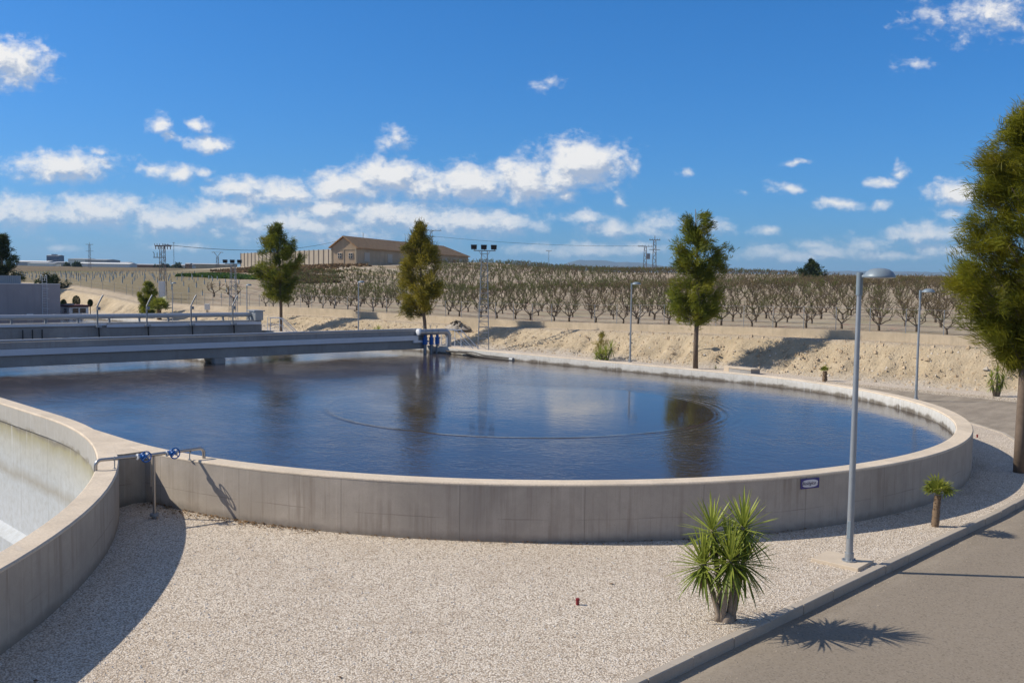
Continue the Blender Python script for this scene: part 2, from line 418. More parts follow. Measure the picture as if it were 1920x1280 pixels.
def kerb_mat():
    t = mat('kerb_concrete', .9, 0, .2)
    n = t.noise(t.pos, 2.2, 6, .65); f = t.noise(t.pos, 45, 4, .7)
    b = Vector((.43,.375,.305))
    sep = t.new('ShaderNodeSeparateXYZ'); t.l.new(t.pos, sep.inputs[0])
    seg = t.new('ShaderNodeTexWhiteNoise', noise_dimensions='1D'); t.l.new(t.math('FLOOR', t.math('ADD', sep.outputs[1], .65)), seg.inputs['W'])
    col = t.mix(n, b*.78, b*1.2)
    col = t.mix(t.math('MULTIPLY', seg.outputs['Value'], .5), col, b*.85)
    col = t.mix(t.mapr(f, .4, .7, 0, .4), col, b*.65)
    sp_ = t.noise(t.pos, 9, 5, .7); col = t.mix(t.mapr(sp_, .58, .7, 0, .5), col, b*.55)
    t.color(col); t.bump(f, .3, .006)
    return t.m
M['kerb'] = kerb_mat()
M['slab'] = plain('pale_concrete_slab', (.53,.445,.34), .9, 0, .2, 3, .3)
def house_mat(name, b, rows=True):
    t = mat(name, .92, 0, .15)
    n = t.noise(t.obj, .25, 6, .65); m = t.noise(t.obj, 2, 5, .7)
    st = t.noise(t.scalev(t.obj, (1.5,1.5,.12)), 1, 5, .65)
    b = Vector(b)
    col = t.mix(t.mapr(n, .3, .7), b*.82, b*1.12)
    col = t.mix(t.mapr(st, .5, .72, 0, .6), col, b*.70)
    col = t.mix(t.mapr(m, .5, .75, 0, .4), col, b*.75)
    t.color(col); t.bump(m, .3, .03)
    return t.m
M['render'] = house_mat('sandy_render', (.50,.38,.255))
M['panel'] = house_mat('grey_concrete_panel', (.33,.29,.235))
M['plinth'] = house_mat('pale_plinth', (.46,.38,.27))
def roof_mat():
    t = mat('brown_roof_tiles', .9, 0, .15)
    w = t.new('ShaderNodeTexWave'); t.l.new(t.obj, w.inputs[0]); w.inputs['Scale'].default_value = .9; w.inputs['Distortion'].default_value = .4; w.wave_profile = 'SIN'
    n = t.noise(t.obj, 1.2, 6, .7)
    col = t.mix(t.mapr(n, .32, .68), (.40,.235,.115), (.58,.36,.19))
    col = t.mix(t.math('MULTIPLY', w.outputs['Fac'], .3), col, (.32,.18,.09))
    t.color(col); t.bump(w.outputs['Fac'], .5, .08)
    return t.m
M['roof'] = roof_mat()
M['window'] = plain('dark_window_glass', (.03,.035,.045), .12, 0, .2, spec=.5)
M['frame'] = plain('pale_window_surround', (.52,.45,.36), .8, 0, .1)
M['shutter'] = plain('brown_shutter', (.30,.16,.09), .7, 0, .15)
M['blocked'] = plain('blocked_window', (.50,.44,.36), .9, 0, .1)
M['grey_bld'] = house_mat('grey_cladding', (.40,.375,.39))
M['corr'] = plain('corrugated_zinc', (.31,.36,.40), .5, .3, .1, 2)
M['cabin'] = plain('white_cabin_panel', (.66,.66,.66), .6, 0, .06)
M['cabin_roof'] = plain('maroon_roof_edge', (.10,.035,.032), .7, 0, .2)
M['ind_white'] = plain('white_shed_cladding', (.66,.66,.64), .7, 0, .1, .05)
M['ind_grey'] = plain('grey_shed_cladding', (.36,.37,.38), .7, 0, .1, .05)
M['ind_blue'] = plain('blue_glass_tower', (.035,.085,.17), .35, 0, .15, .3)
M['pole'] = plain('pylon_steel', (.20,.17,.155), .6, .3, .25, 3)
M['guard'] = plain('blue_tree_guard', (.24,.30,.34), .7, 0, .15)
M['plastic_white'] = plain('white_cabinet', (.62,.62,.60), .6, 0, .06)
M['heap'] = plain('grey_gravel_heap', (.34,.30,.25), .95, 0, .35, 14, .7)
M['litter'] = leaf_mat('dead_leaves', (.10,.055,.022), (.24,.14,.06), .9, 0)
M['stone'] = leaf_mat('bank_stones', (.36,.305,.235), (.74,.70,.64), .9, 0)
M['clod'] = leaf_mat('bank_clods', (.34,.25,.155), (.52,.41,.28), .95, 0)
def mountain_mat():
    t = mat('bare_mountain', .95, 0, .1)
    n = t.noise(t.pos, .0011, 7, .7)
    t.color(t.mix(t.mapr(n, .35, .65), (.05,.055,.045), (.12,.11,.09)))
    return t.m
M['mountain'] = mountain_mat()
M['tile_blue'] = plain('glazed_blue_tile', (.055,.05,.20), .25, 0, .35, 40, spec=.5)
M['tile_white'] = plain('glazed_white_tile', (.66,.65,.68), .25, 0, .08, spec=.5)
M['tile_ink'] = plain('dark_glaze_lettering', (.015,.012,.045), .3, 0, .1, spec=.5)
M['haze'] = None

# ------------------------------------------------------------------ terrain
def vnoise(x, seed=0):
    x = np.asarray(x, float); i = np.floor(x).astype(np.int64); f = x - i; f = f*f*(3-2*f)
    h = lambda k: ((np.sin(k*127.1 + seed*311.7)*43758.5453) % 1.0)
    return h(i)*(1-f) + h(i+1)*f
def vnoise2(x, y, seed=0):
    x = np.asarray(x, float); y = np.asarray(y, float)
    i = np.floor(x); j = np.floor(y); f = x-i; g = y-j; f = f*f*(3-2*f); g = g*g*(3-2*g)
    h = lambda a, b: ((np.sin(a*127.1 + b*311.7 + seed*74.7)*43758.5453) % 1.0)
    return (h(i,j)*(1-f)+h(i+1,j)*f)*(1-g) + (h(i,j+1)*(1-f)+h(i+1,j+1)*f)*g
CU = [-400,-128,-108,-98,-87,-72,-56,-40,-27,-12,-2,60]
CZ = [3.2,3.0,2.2,1.5,1.0,.95,1.3,1.3,1.45,1.78,1.9,1.9]
EU = [-400,-131,-113,-102,-91,-75,-59,-42,-29,-13,-3,60]
EZ = [3.8,3.6,2.85,2.1,1.55,1.62,1.85,1.82,1.8,2.15,2.32,2.36]
HL = [(-256,131,1.9),(-218,124,1.9),(-184,118,2.2),(-168,113,2.4),(-185,147,2.9),(-202,182,3.3)]
def hill(U, V):
    out = np.zeros(np.broadcast(U, V).shape)
    for (x0,y0,h0), (x1,y1,h1) in zip(HL[:-1], HL[1:]):
        dx, dy = x1-x0, y1-y0; t = np.clip(((U-x0)*dx+(V-y0)*dy)/(dx*dx+dy*dy), 0, 1)
        d = np.hypot(U-x0-t*dx, V-y0-t*dy); out = np.maximum(out, (h0+(h1-h0)*t)*np.clip(1-(d-6)/46, 0, 1)**1.8)
    return out
def terrain(U, V):
    U = np.asarray(U, float); V = np.asarray(V, float)
    c = np.interp(U, CU, CZ); e = np.interp(U, EU, EZ)
    # bank face, cut by small gullies
    toe = 25.35 + .5*(vnoise(U*.23, 2)-.5)
    t = np.clip((V-toe)/(28.75-toe), 0, 1)
    ts = t**.9
    warp = U + .25*np.sin(V*2.3) + .5*vnoise2(U*.9, V*.6, 4)
    g = np.abs(vnoise(warp*1.15, 5)-.5)*2
    g2 = np.abs(vnoise(warp*3.1, 9)-.5)*2
    gul = ((1-g)**3*.50*(.25+.75*vnoise(U*.15, 3)) + (1-g2)**2*.17)*np.sin(PI*np.clip(t*1.08,0,1))
    z = -.12 + (c+.12)*ts - gul + np.sin(PI*t)*(.16*(vnoise2(U*1.7, V*1.7, 1)-.5) + .14*(vnoise2(U*3.6, V*3.6, 8)-.5))
    # gap with a track through the bank beside the near bridge
    gap = np.exp(-((U+34.5)/1.5)**2)*np.clip((V-24.5)/1, 0, 1)*np.clip((31-V)/1.5, 0, 1)
    z = np.where(V < 28.75, z, c + .05*(vnoise2(U*1.1, V*1.1, 7)-.5))
    z = z - gap*.45*np.clip(z, 0, 2)
    k = np.clip((V-29.6)/1.2, 0, 1); k = k*k*(3-2*k)
    z = z*(1-k) + e*k
    s = np.clip(V-31, 0, None)
    rise = np.where(s < 40, .032*s, 1.28 + .0245*(s-40)); rise = np.where(s < 170, rise, 4.465 + .008*(s-170))
    rise = np.minimum(rise, 13)
    z = z + rise + np.clip(np.clip(-U-350, 0, 800)*.007, 0, 5.6)*np.clip(s/60, 0, 1)
    z = z + hill(U, V)
    z = z + np.where(V > 31, .08*(vnoise2(U*.8, V*.8, 11)-.5) + .5*(vnoise2(U*.03, V*.03, 12)-.5)*np.clip(s/60, 0, 1), 0)
    z = np.where(V < 24.3, -.40, z)
    return z
def TZ(u, v): return float(terrain(np.array([u]), np.array([v]))[0])
def hillfac(u, v): return float(hill(np.array([u*1.]), np.array([v*1.]))[0])/3

def graded(a, b, step, lo, hi, grow=1.18):
    mid = list(np.arange(a, b+1e-6, step)); L = []; x = a; d = step
    while x > lo:
        d *= grow; x -= d; L.append(max(x, lo))
    R = []; x = b; d = step
    while x < hi:
        d *= grow; x += d; R.append(min(x, hi))
    return np.array(L[::-1] + mid + R)
us = graded(-135, 24, .30, -14000, 14000, 1.10)
vs = np.concatenate([graded(24.0, 31.2, .24, -400, 31.2, 1.35), graded(31.8, 34, .6, 31.8, 14500, 1.08)])
UU, VV = np.meshgrid(us, vs, indexing='ij')
ZZ = terrain(UU, VV)
nu, nv = len(us), len(vs)
gm = bpy.data.meshes.new('ground')
co = np.stack([UU, VV, ZZ], -1).reshape(-1, 3)
ii, jj = np.meshgrid(np.arange(nu-1), np.arange(nv-1), indexing='ij'); ii = ii.ravel(); jj = jj.ravel()
keep = ~((us[ii+1] > -95) & (us[ii] < 16) & (vs[jj+1] < 23.9) & (vs[jj+1] > -56))
ii = ii[keep]; jj = jj[keep]
qd = np.stack([ii*nv+jj, (ii+1)*nv+jj, (ii+1)*nv+jj+1, ii*nv+jj+1], 1)
gm.vertices.add(len(co)); gm.vertices.foreach_set('co', co.ravel())
gm.loops.add(qd.size); gm.loops.foreach_set('vertex_index', qd.ravel())
gm.polygons.add(len(qd)); gm.polygons.foreach_set('loop_start', np.arange(len(qd))*4); gm.polygons.foreach_set('loop_total', np.full(len(qd), 4))
gm.update(); gm.validate()
gm.polygons.foreach_set('use_smooth', [True]*len(gm.polygons))
gm.materials.append(M['terrain'])
at_ = gm.attributes.new('hill', 'FLOAT', 'POINT'); at_.data.foreach_set('value', (hill(UU, VV)/3).ravel().astype(np.float32))
go = bpy.data.objects.new('ground', gm); COL.objects.link(go); tag(go, kind='structure')

def sheet(name, poly, z, m, thick=0, kind='structure'):
    vs3 = [Vector((x, y, 0)) for x, y in poly]
    tris = tessellate_polygon([vs3]); mb = MB()
    area = sum(poly[i][0]*poly[(i+1)%len(poly)][1]-poly[(i+1)%len(poly)][0]*poly[i][1] for i in range(len(poly)))
    mb.v = [(x, y, z) for x, y in poly]
    for t in tris:
        a, b, c = [poly[i] for i in t]
        cr = (b[0]-a[0])*(c[1]-a[1])-(b[1]-a[1])*(c[0]-a[0])
        mb.f.append(tuple(t) if cr > 0 else tuple(t)[::-1]); mb.c.append(None)
    if thick:
        n = len(poly); mb.v += [(x, y, z-thick) for x, y in poly]
        for i in range(n):
            j = (i+1) % n
            mb.f.append((i, i+n, j+n, j) if area > 0 else (i, j, j+n, i+n)); mb.c.append(None)
    o = mb.build(name, m); tag(o, kind=kind); return o

def arc(cx, cy, r, a0, a1, n):
    return [(cx+r*math.cos(math.radians(a0+(a1-a0)*i/n)), cy+r*math.sin(math.radians(a0+(a1-a0)*i/n))) for i in range(n+1)]

# outer edge of the gravel round the tank: straight kerb, then a curve that follows the tank
kerb_line = [(15.0, -60), (15.0, -4), (15.02, 0), (14.95, 2.2), (14.55, 4.6), (13.8, 7.2), (12.6, 10.0), (11.2, 12.4), (9.2, 14.4), (6.4, 16.0), (3.0, 16.9), (-2, 17.1), (-95, 17.1)]
ROADZ = -.13
sheet('road', [(-95,16.5),(-95,23.75),(4.3,23.75),(9,23.6),(20,22.6),(60,20),(60,-60),(14.6,-60),(14.6,-10),(14.6,2),(13,8),(10.8,12),(8.8,14),(6,15.6),(3,16.5)], ROADZ, M['asphalt'])
grav = [(p[0], p[1]) for p in kerb_line]
inner = [(-95, 13.5)] + arc(0, 0, 13.5, 90, -82, 60) + [(1.75,-13.9)] + [q for q in arc(-4.8, -32.5, 19.25, 69, 0, 40)] + [(14.4,-60)]
sheet('gravel_bed', grav + inner, 0.0, M['gravel'])
# gravel verge between the road and the bank
sheet('gravel_verge', [(-95,23.6),(-95,26.3),(-3,26.1),(5,26.3),(12,26.6),(60,24.6),(60,20.4),(20,22.9),(9,23.8),(4.3,23.95)], -.01, M['gravel'], thick=.3)

# kerb stones along the gravel edge
def strip(line, w, z0, z1, name, m):
    mb = MB(); n = len(line)
    offs = []
    for i, p in enumerate(line):
        a = Vector(line[max(i-1,0)]); b = Vector(line[min(i+1,n-1)]); d = (b-a).normalized(); offs.append(Vector((d.y, -d.x)))
    ch = .012
    prof = [(w/2, z0), (w/2, z1-ch), (w/2-ch, z1), (-w/2+ch, z1), (-w/2, z1-ch), (-w/2, z0)]
    for p, o in zip(line, offs):
        for q, z in prof: mb.v.append((p[0]+o.x*q, p[1]+o.y*q, z))
    k = len(prof)
    for i in range(n-1):
        for j in range(k-1): mb.f.append((i*k+j, i*k+j+1, (i+1)*k+j+1, (i+1)*k+j)[::-1]); mb.c.append(None)
    return mb.build(name, m)
fine_k = []
for a, b in zip(kerb_line[:-1], kerb_line[1:]):
    L = math.hypot(b[0]-a[0], b[1]-a[1]); m_ = max(1, int(L/2))
    for i in range(m_): fine_k.append((a[0]+(b[0]-a[0])*i/m_, a[1]+(b[1]-a[1])*i/m_))
fine_k.append(kerb_line[-1])
kl = [(p[0]+.06, p[1]) for p in fine_k]; km = MB(); kr = random.Random(5)
dens_ = []
for a_, b_ in zip(kl[:-1], kl[1:]):
    L = math.hypot(b_[0]-a_[0], b_[1]-a_[1]); n_ = max(1, int(round(L/1.0)))
    for i in range(n_): dens_.append(((a_[0]+(b_[0]-a_[0])*i/n_, a_[1]+(b_[1]-a_[1])*i/n_), (a_[0]+(b_[0]-a_[0])*(i+1)/n_, a_[1]+(b_[1]-a_[1])*(i+1)/n_)))
for a_, b_ in dens_:
    L = math.hypot(b_[0]-a_[0], b_[1]-a_[1]); ang_ = math.atan2(b_[1]-a_[1], b_[0]-a_[0])+kr.gauss(0,.004); z1 = .024+max(-.004,min(.004,kr.gauss(0,.0022))); o_ = kr.gauss(0,.003)
    ca_, sa_ = math.cos(ang_), math.sin(ang_); cx_, cy_ = (a_[0]+b_[0])/2, (a_[1]+b_[1])/2; ch = .014; hw = .075
    prof = [(-hw,-.4),(-hw,z1-ch),(-hw+ch,z1),(hw-ch,z1),(hw,z1-ch),(hw,-.4)]
    vs_ = [(cx_+lx_*ca_-(q+o_)*sa_, cy_+lx_*sa_+(q+o_)*ca_, z) for lx_ in (-L/2+.009, L/2-.009) for q, z in prof]
    km.add(vs_, [(i, i+1, i+7, i+6)[::-1] for i in range(5)] + [tuple(range(6)), tuple(range(6,12))[::-1]])
tag(km.build('kerb', M['kerb']), kind='structure')
tag(strip(kl, .13, -.4, .012, 'kerb_bed', M['slab']), kind='structure')

# ------------------------------------------------------------------ tanks
RIM = 1.134; WATER = .744
def stadium(cx, cy, r, left, n=96):
    return [(left, cy+r)] + [(cx - (cx-left)*(1-k/12), cy+r) for k in range(1, 12)] + arc(cx, cy, r, 90, -90, n) + [(cx-(cx-left)*k/12, cy-r) for k in range(1, 12)] + [(left, cy-r)]
def sweep(mb, path_of, prof):          # prof: list of (radius, z); path_of(r) -> list of points
    rows = [[(x, y, z) for x, y in path_of(r)] for r, z in prof]
    n = len(rows[0]); o = len(mb.v)
    for row in rows: mb.v += row
    for i in range(len(rows)-1):
        for k in range(n-1):
            mb.f.append((o+i*n+k, o+(i+1)*n+k, o+(i+1)*n+k+1, o+i*n+k+1)); mb.c.append(None)
tank = thing('treatment_tank', 'large oval concrete tank brim full of dark blue water', 'water tank')
P1 = lambda r: stadium(0, 0, r, -75)
P1o = lambda r: [(-75, r)] + [(-75*(1-k/12), r) for k in range(1, 12)] + arc(0, 0, r, 90, -85.5, 96)
m = MB(); sweep(m, P1o, [(13.717,-.35),(13.717,RIM-.05)]); m.build('wall', M['tank_wall'], tank, True)
m = MB(); sweep(m, P1o, [(13.712,RIM-.05),(13.721,RIM-.048),(13.721,RIM-.022),(13.70,RIM),(13.31,RIM),(13.288,RIM-.022),(13.288,RIM-.05)]); m.build('rim', M['rim'], tank, 'auto')
m = MB(); sweep(m, P1, [(13.285,RIM-.045),(13.285,.2)]); m.build('inner_lining', M['tank1_in'], tank, True)
m = MB(); m.box(-75, -21.2, -.2, .2, .2, 1.02); m.build('divider_wall', M['tank1_in'], tank)
m = MB(); m.box(-21.2, -20.8, -.27, .27, .2, 1.0); m.build('divider_pier', M['beam'], tank)
wp = stadium(0, 0, 13.3, -75)
sheet('water', wp[::-1], WATER, M['water'])

t0 = thing('empty_tank', 'empty oval concrete tank with stained pale inner walls', 'tank', (-4.8,-32.5,0))
P0 = lambda r: stadium(0, 0, r, -70)
m = MB(); sweep(m, P0, [(19.43,-.35),(19.43,RIM-.05)]); m.build('wall', M['tank_wall_b'], t0, True)
m = MB(); sweep(m, P0, [(19.425,RIM-.055),(19.434,RIM-.05),(19.434,RIM-.024),(19.41,RIM-.003),(19.03,RIM-.003),(19.004,RIM-.025),(19.004,RIM-.05)]); m.build('rim', M['rim'], t0, 'auto')
m = MB(); sweep(m, P0, [(19.0,RIM-.045),(19.0,.66),(18.99,.60),(19.03,.58),(19.03,-2.5),(18.70,-2.72),(18.68,-3.15),(18.2,-3.45)]); m.build('inner_lining', M['tank0_in'], t0, 'auto')
o = sheet('floor', stadium(0, 0, 18.3, -70)[::-1], -3.42, M['heap'], kind=None); o.parent = t0
del_keys = [k for k in o.keys()]
for k in del_keys: del o[k]
# concrete fillet closing the notch where the two tanks meet
m = MB()
fp = [(u_, -math.sqrt(13.29**2-max(u_,0)**2)) for u_ in np.linspace(-4.9, 1.6, 24)] + [(1.72,-13.5),(1.78,-14.1)] + [(u_, -32.5+math.sqrt(19.2**2-(u_+4.8)**2)) for u_ in np.linspace(1.7, -4.9, 24)]
n = len(fp)
m.add([(x,y,-.35) for x,y in fp]+[(x,y,RIM-.0065) for x,y in fp], [tuple(range(n, 2*n))[::-1]] + [(i, i+n, (i+1)%n+n, (i+1)%n) for i in range(n)])
m.v = [(x+4.8, y+32.5, z) for x, y, z in m.v]; m.c = [1] + [0]*n
jb = m.build('joint_block', [M['tank_wall_b'], M['rim']], t0)

# tile sign
sa = math.radians(-19.7); sr = 13.722
sg = thing('wall_sign', 'small blue and white tile name plate on the tank wall', 'sign', (sr*math.cos(sa), sr*math.sin(sa), .955))
sg.rotation_euler = (PI/2, 0, sa+PI/2)
m = MB(); m.box(-.245,.245,-.105,.105,0,.012); m.build('plate', M['tile_blue'], sg, bevel=.003)
m = MB()
ov = []
for k in range(48):
    t_ = 2*PI*k/48; ct, st_ = math.cos(t_), math.sin(t_)
    ov.append((.212*abs(ct)**.7*(1 if ct>0 else -1), .078*abs(st_)**.75*(1 if st_>0 else -1)))
m.add([(x,y,.0121) for x,y in ov]+[(x,y,.0145) for x,y in ov], [tuple(range(48,96))]+[(i,(i+1)%48,(i+1)%48+48,i+48) for i in range(48)])
m.build('name_field', M['tile_white'], sg)
cu = bpy.data.curves.new('lettering', 'FONT'); cu.body = 'Biológico 1'; cu.size = .098; cu.align_x = 'CENTER'; cu.align_y = 'CENTER'; cu.shear = .35; cu.extrude = .0008; cu.offset = .0014
lo = bpy.data.objects.new('lettering', cu); COL.objects.link(lo)
dg = bpy.context.evaluated_depsgraph_get(); lm = bpy.data.meshes.new_from_object(lo.evaluated_get(dg)); bpy.data.objects.remove(lo)
lo = bpy.data.objects.new('lettering', lm); COL.objects.link(lo); lm.materials.clear(); lm.materials.append(M['tile_ink'])
lo.parent = sg; lo.location = (0, .002, .0155)

# ------------------------------------------------------------------ steel pipework over the notch
pw = thing('valve_pipework', 'stainless drain pipe with two blue valves bridging both tank rims', 'pipework', (3.3,-14.1,0))
zc = 1.33; r_ = .035
def bend(p0, d0, d1, R, n=7):          # quarter bend from direction d0 into d1 starting at p0
    p0, d0, d1 = Vector(p0), Vector(d0), Vector(d1); c = p0 + d1*R
    return [tuple(c - d1*R*math.cos(PI/2*k/n) + d0*R*math.sin(PI/2*k/n)) for k in range(n+1)]
ya, yb = -1.13, 1.05                    # ends relative to the stand, along +y
pts = [(-.12,ya,.82)] + bend((-.12,ya,zc-.11), (0,0,1), (.02,1,0), .11) + [(.0,.0,zc)] + bend((.09,yb-.1,zc+.03), (.04,1,0), (0,0,-1), .10) + [(.10,yb,zc-.22)]
m = MB(); m.tube(pts, r_, 14); m.build('pipe', M['stainless'], pw, 'auto')
m = MB(); m.tube([(0,0,zc-.03),(0,0,.10)], .032, 14); m.build('drop_pipe', M['stainless'], pw, 'auto')
m = MB(); m.tube([(-.06,-.02,zc-.02),(-.075,-.03,zc-.06),(-.075,-.03,.66)], .012, 8); m.build('vent_pipe', M['stainless'], pw, 'auto')
m = MB(); m.lathe([(0,.105),(.085,.105),(.09,.085),(.09,.05),(.05,.045),(.045,.0)], 20); m.build('base_flange', M['galv_dark'], pw, 'auto')
for yv in (-.24, .36):
    xv = .012 + .05*max(0, yv)
    m = MB(); m.tube([(xv,yv-.075,zc+.0),(xv,yv-.045,zc)], .052, 14); m.tube([(xv,yv-.045,zc),(xv,yv,zc),(xv,yv+.045,zc)], [.05,.075,.05], 14)
    m.tube([(xv,yv,zc),(xv+.12,yv,zc+.01)], [.058,.04], 12)
    b = m.build('valve', M['blue'], pw, 'auto')
    m = MB(); 
    for yy in (yv-.10, yv+.10): m.tube([(xv,yy-.013,zc),(xv,yy+.013,zc)], .066, 16)
    m.tube([(xv,yv-.10,zc),(xv,yv+.10,zc)], .036, 12)
    m.build('flange', M['flange'], b, 'auto')
    m = MB(); m.ring((1,.0,.08), (xv+.17,yv,zc+.012), .105, .013); 
    for k in range(4):
        t_ = PI/4+PI/2*k; m.tube([(xv+.17,yv,zc+.012),(xv+.17,yv+.10*math.cos(t_),zc+.012+.10*math.sin(t_))], .010, 6)
    m.tube([(xv+.11,yv,zc+.01),(xv+.19,yv,zc+.014)], .016, 8)
    m.build('handwheel', M['blue'], b, 'auto')
for yv in (-.78, .76):
    m = MB(); m.box(-.09 if yv<0 else .0,-.03 if yv<0 else .06,yv-.02,yv+.02,1.128,1.145); m.tube([(-.06 if yv<0 else .03,yv,1.14),(-.05 if yv<0 else .05,yv,zc+.05)], .012, 8)
    m.ring((.04,1,0), (-.075 if yv<0 else .062,yv,zc), .042, .009, 16, 6)
    m.build('bracket', M['galv'], pw, 'auto')

# ------------------------------------------------------------------ bridges over the water
def axis_thing(name, label, cat, a, b, group=None):
    ang = math.atan2(b[1]-a[1], b[0]-a[0]); L = math.hypot(b[0]-a[0], b[1]-a[1])
    return thing(name, label, cat, (a[0], a[1], 0), ang, group), L
# local x runs along the bridge, local -y is the side that faces the camera
b1, L1 = axis_thing('tank_bridge', 'near grey concrete walkway bridge crossing the water tank', 'bridge', (-21.95,-14.6), (-20.25,12.6))
m = MB(); m.box(0, L1, 0, 1.15, 1.0, 1.56); m.build('beam', M['beam'], b1, bevel=.02)
m = MB(); m.box(0, L1+.25, .03, .22, 1.78, 2.06); m.box(0, L1+.25, .93, 1.12, 1.56, 2.06); m.box(0, L1+.1, .04, 1.1, 1.562, 1.778); m.build('parapet', M['beam'], b1, bevel=.015)
m = MB(); m.box(0, L1-.9, -.10, .002, 1.50, 1.775); m.box(L1-.9, L1-.55, -.10, .002, 1.36, 1.775); m.box(L1-.55, L1+.2, -.10, .002, 1.36, 1.50); m.build('cable_tray', M['tray'], b1, bevel=.008)
m = MB(); m.tube([(0,.13,2.135),(L1-.2,.13,2.135)], .05, 12); 
for k in range(12): m.tube([(1+k*2.3,.13,2.06),(1+k*2.3,.13,2.12)], .02, 6)
m.build('rail_pipe', M['deckpipe'], b1, 'auto')
b2, L2 = axis_thing('tank_bridge', 'far concrete walkway bridge carrying the fat grey air pipe', 'bridge', (-41.9,-16), (-39.2,12.9))
m = MB(); m.box(0, L2, 0, 1.2, .98, 1.62); m.build('beam', M['beam'], b2, bevel=.02)
m = MB(); m.box(0, L2, .05, 1.15, 1.622, 1.90); m.build('parapet', M['beam'], b2, bevel=.015)
m = MB(); m.box(18.2, L2-.1, -.10, .002, 1.60, 1.80); m.box(0, 18.2, -.05, .002, 1.72, 1.86); m.build('cable_tray', M['tray'], b2, bevel=.008)
m = MB(); m.tube([(0,.75,2.30),(L2-.2,.75,2.30)], .16, 18)
for k in range(16): m.tube([(.8+k*1.8,.75,2.30),(.86+k*1.8,.75,2.30)], .172, 18)
m.build('air_pipe', M['deckpipe'], b2, 'auto')
for k in range(15): 
    m = MB(); m.box(1+k*1.95, 1.1+k*1.95, .66, .84, 1.90, 2.17); m.build('pipe_support', M['galv_dark'], b2)
m = MB(); m.box(L2-.5, L2+.1, -.02, 1.1, 1.9, 2.55); m.box(L2-.62, L2+.22, -.08, 1.2, 2.55, 2.62); m.build('end_cabinet', M['galv'], b2, bevel=.01)
# column supports and dark mixer guides of the far bridge
for k, xx in enumerate((13.2, 13.75, 14.3)):
    m = MB(); m.tube([(xx,-.12,1.55),(xx,-.12,.6)], .035, 8); m.box(xx-.1,xx+.1,-.2,-.02,.6,.95); m.build('guide_post', M['dark'], b2)
# jib cranes standing on the far bridge
def jib(x, label):
    ca, sa_ = math.cos(b2.rotation_euler.z), math.sin(b2.rotation_euler.z)
    yl = -.17
    w = (-41.9+x*ca-yl*sa_, -16+x*sa_+yl*ca)
    j = thing('jib_crane', label, 'jib crane', (w[0], w[1], 0), b2.rotation_euler.z, 'bent jib cranes on the far bridge')
    m = MB(); m.tube([(0,0,1.70),(0,0,2.98)], .055, 10); m.build('post', M['galv_dark'], j, 'auto')
    m = MB(); m.tube([(0,0,2.98),(.12,.0,3.25),(.30,-.02,3.62),(.37,-.03,3.72)], .05, 8); m.build('jib_arm', M['galv_dark'], j, 'auto')
    m = MB(); m.box(-.02,.16,-.14,-.03,2.75,2.95); m.tube([(.07,-.09,2.85),(.07,-.22,2.85)], .02, 6); m.build('winch', M['galv_dark'], j)
    m = MB(); m.tube([(.06,-.05,1.72),(.10,-.05,.6)], .05, 8); m.build('guide_rail', M['black_iron'], j, 'auto')
    m = MB(); m.box(-.1,.24,-.12,.12,1.62,1.76); m.build('base_plate', M['galv'], j)
for x, l in ((17.6,'leftmost bent jib crane on the far bridge, nearest the white cabin'),(20.75,'bent jib crane on the far bridge in front of the fan palm'),(23.75,'bent jib crane on the far bridge between fan palm and floodlight tower'),(26.75,'rightmost bent jib crane on the far bridge, before the floodlight tower')):
    jib(x, l)
# big clad pipe at the end of the near bridge with three blue valves below
ip = thing('clad_pipe', 'fat metal clad pipe with white end cap on the near bridge', 'pipe', (-20.35,12.05,0), b1.rotation_euler.z)
m = MB(); m.tube([(0.0,-.25,1.98),(1.75,-.25,1.98),(1.95,-.25,1.94),(2.08,-.25,1.82),(2.12,-.25,1.66),(2.12,-.25,1.02)], .175, 18); m.build('pipe_run', M['insul'], ip, 'auto')
m = MB(); m.tube([(-.16,-.25,1.98),(-.12,-.25,1.98),(0.0,-.25,1.98)], [.10,.19,.20], 18); m.build('end_cap', M['white_paint'], ip, 'auto')
for x in (.35,.8,1.25):
    m = MB(); m.tube([(x-.02,-.25,1.98),(x+.02,-.25,1.98)], .185, 18); m.tube([(x,-.25,2.14),(x,-.25,2.32)], .015, 6); m.tube([(x-.07,-.25,2.32),(x+.07,-.25,2.32)], .012, 6)
    m.build('valve_stem', M['galv_dark'], ip)
ca, sa_ = math.cos(ip.rotation_euler.z), math.sin(ip.rotation_euler.z)
for x, l in ((.42,'left'),(.87,'middle'),(1.30,'right')):
    w = (-20.35+x*ca+.25*sa_, 12.05+x*sa_-.25*ca)
    v = thing('valved_pipe', 'drop pipe with blue valve under the clad pipe, %s of three' % l, 'valve', (w[0], w[1], 0), ip.rotation_euler.z, 'blue valves under the clad pipe')
    m = MB(); m.tube([(0,0,1.80),(0,0,1.64)], .09, 12); m.tube([(0,0,1.64),(0,0,1.28)], .135, 14); m.build('valve', M['blue'], v, 'auto')
    m = MB(); m.tube([(0,0,1.28),(0,0,.55)], .10, 14); m.build('pipe', M['galv_dark'], v, 'auto')
    for zf in (1.28, 1.64):
        m = MB(); m.tube([(0,0,zf+.02),(0,0,zf-.02)], .16, 14); m.build('flange', M['blue'], v, 'auto')
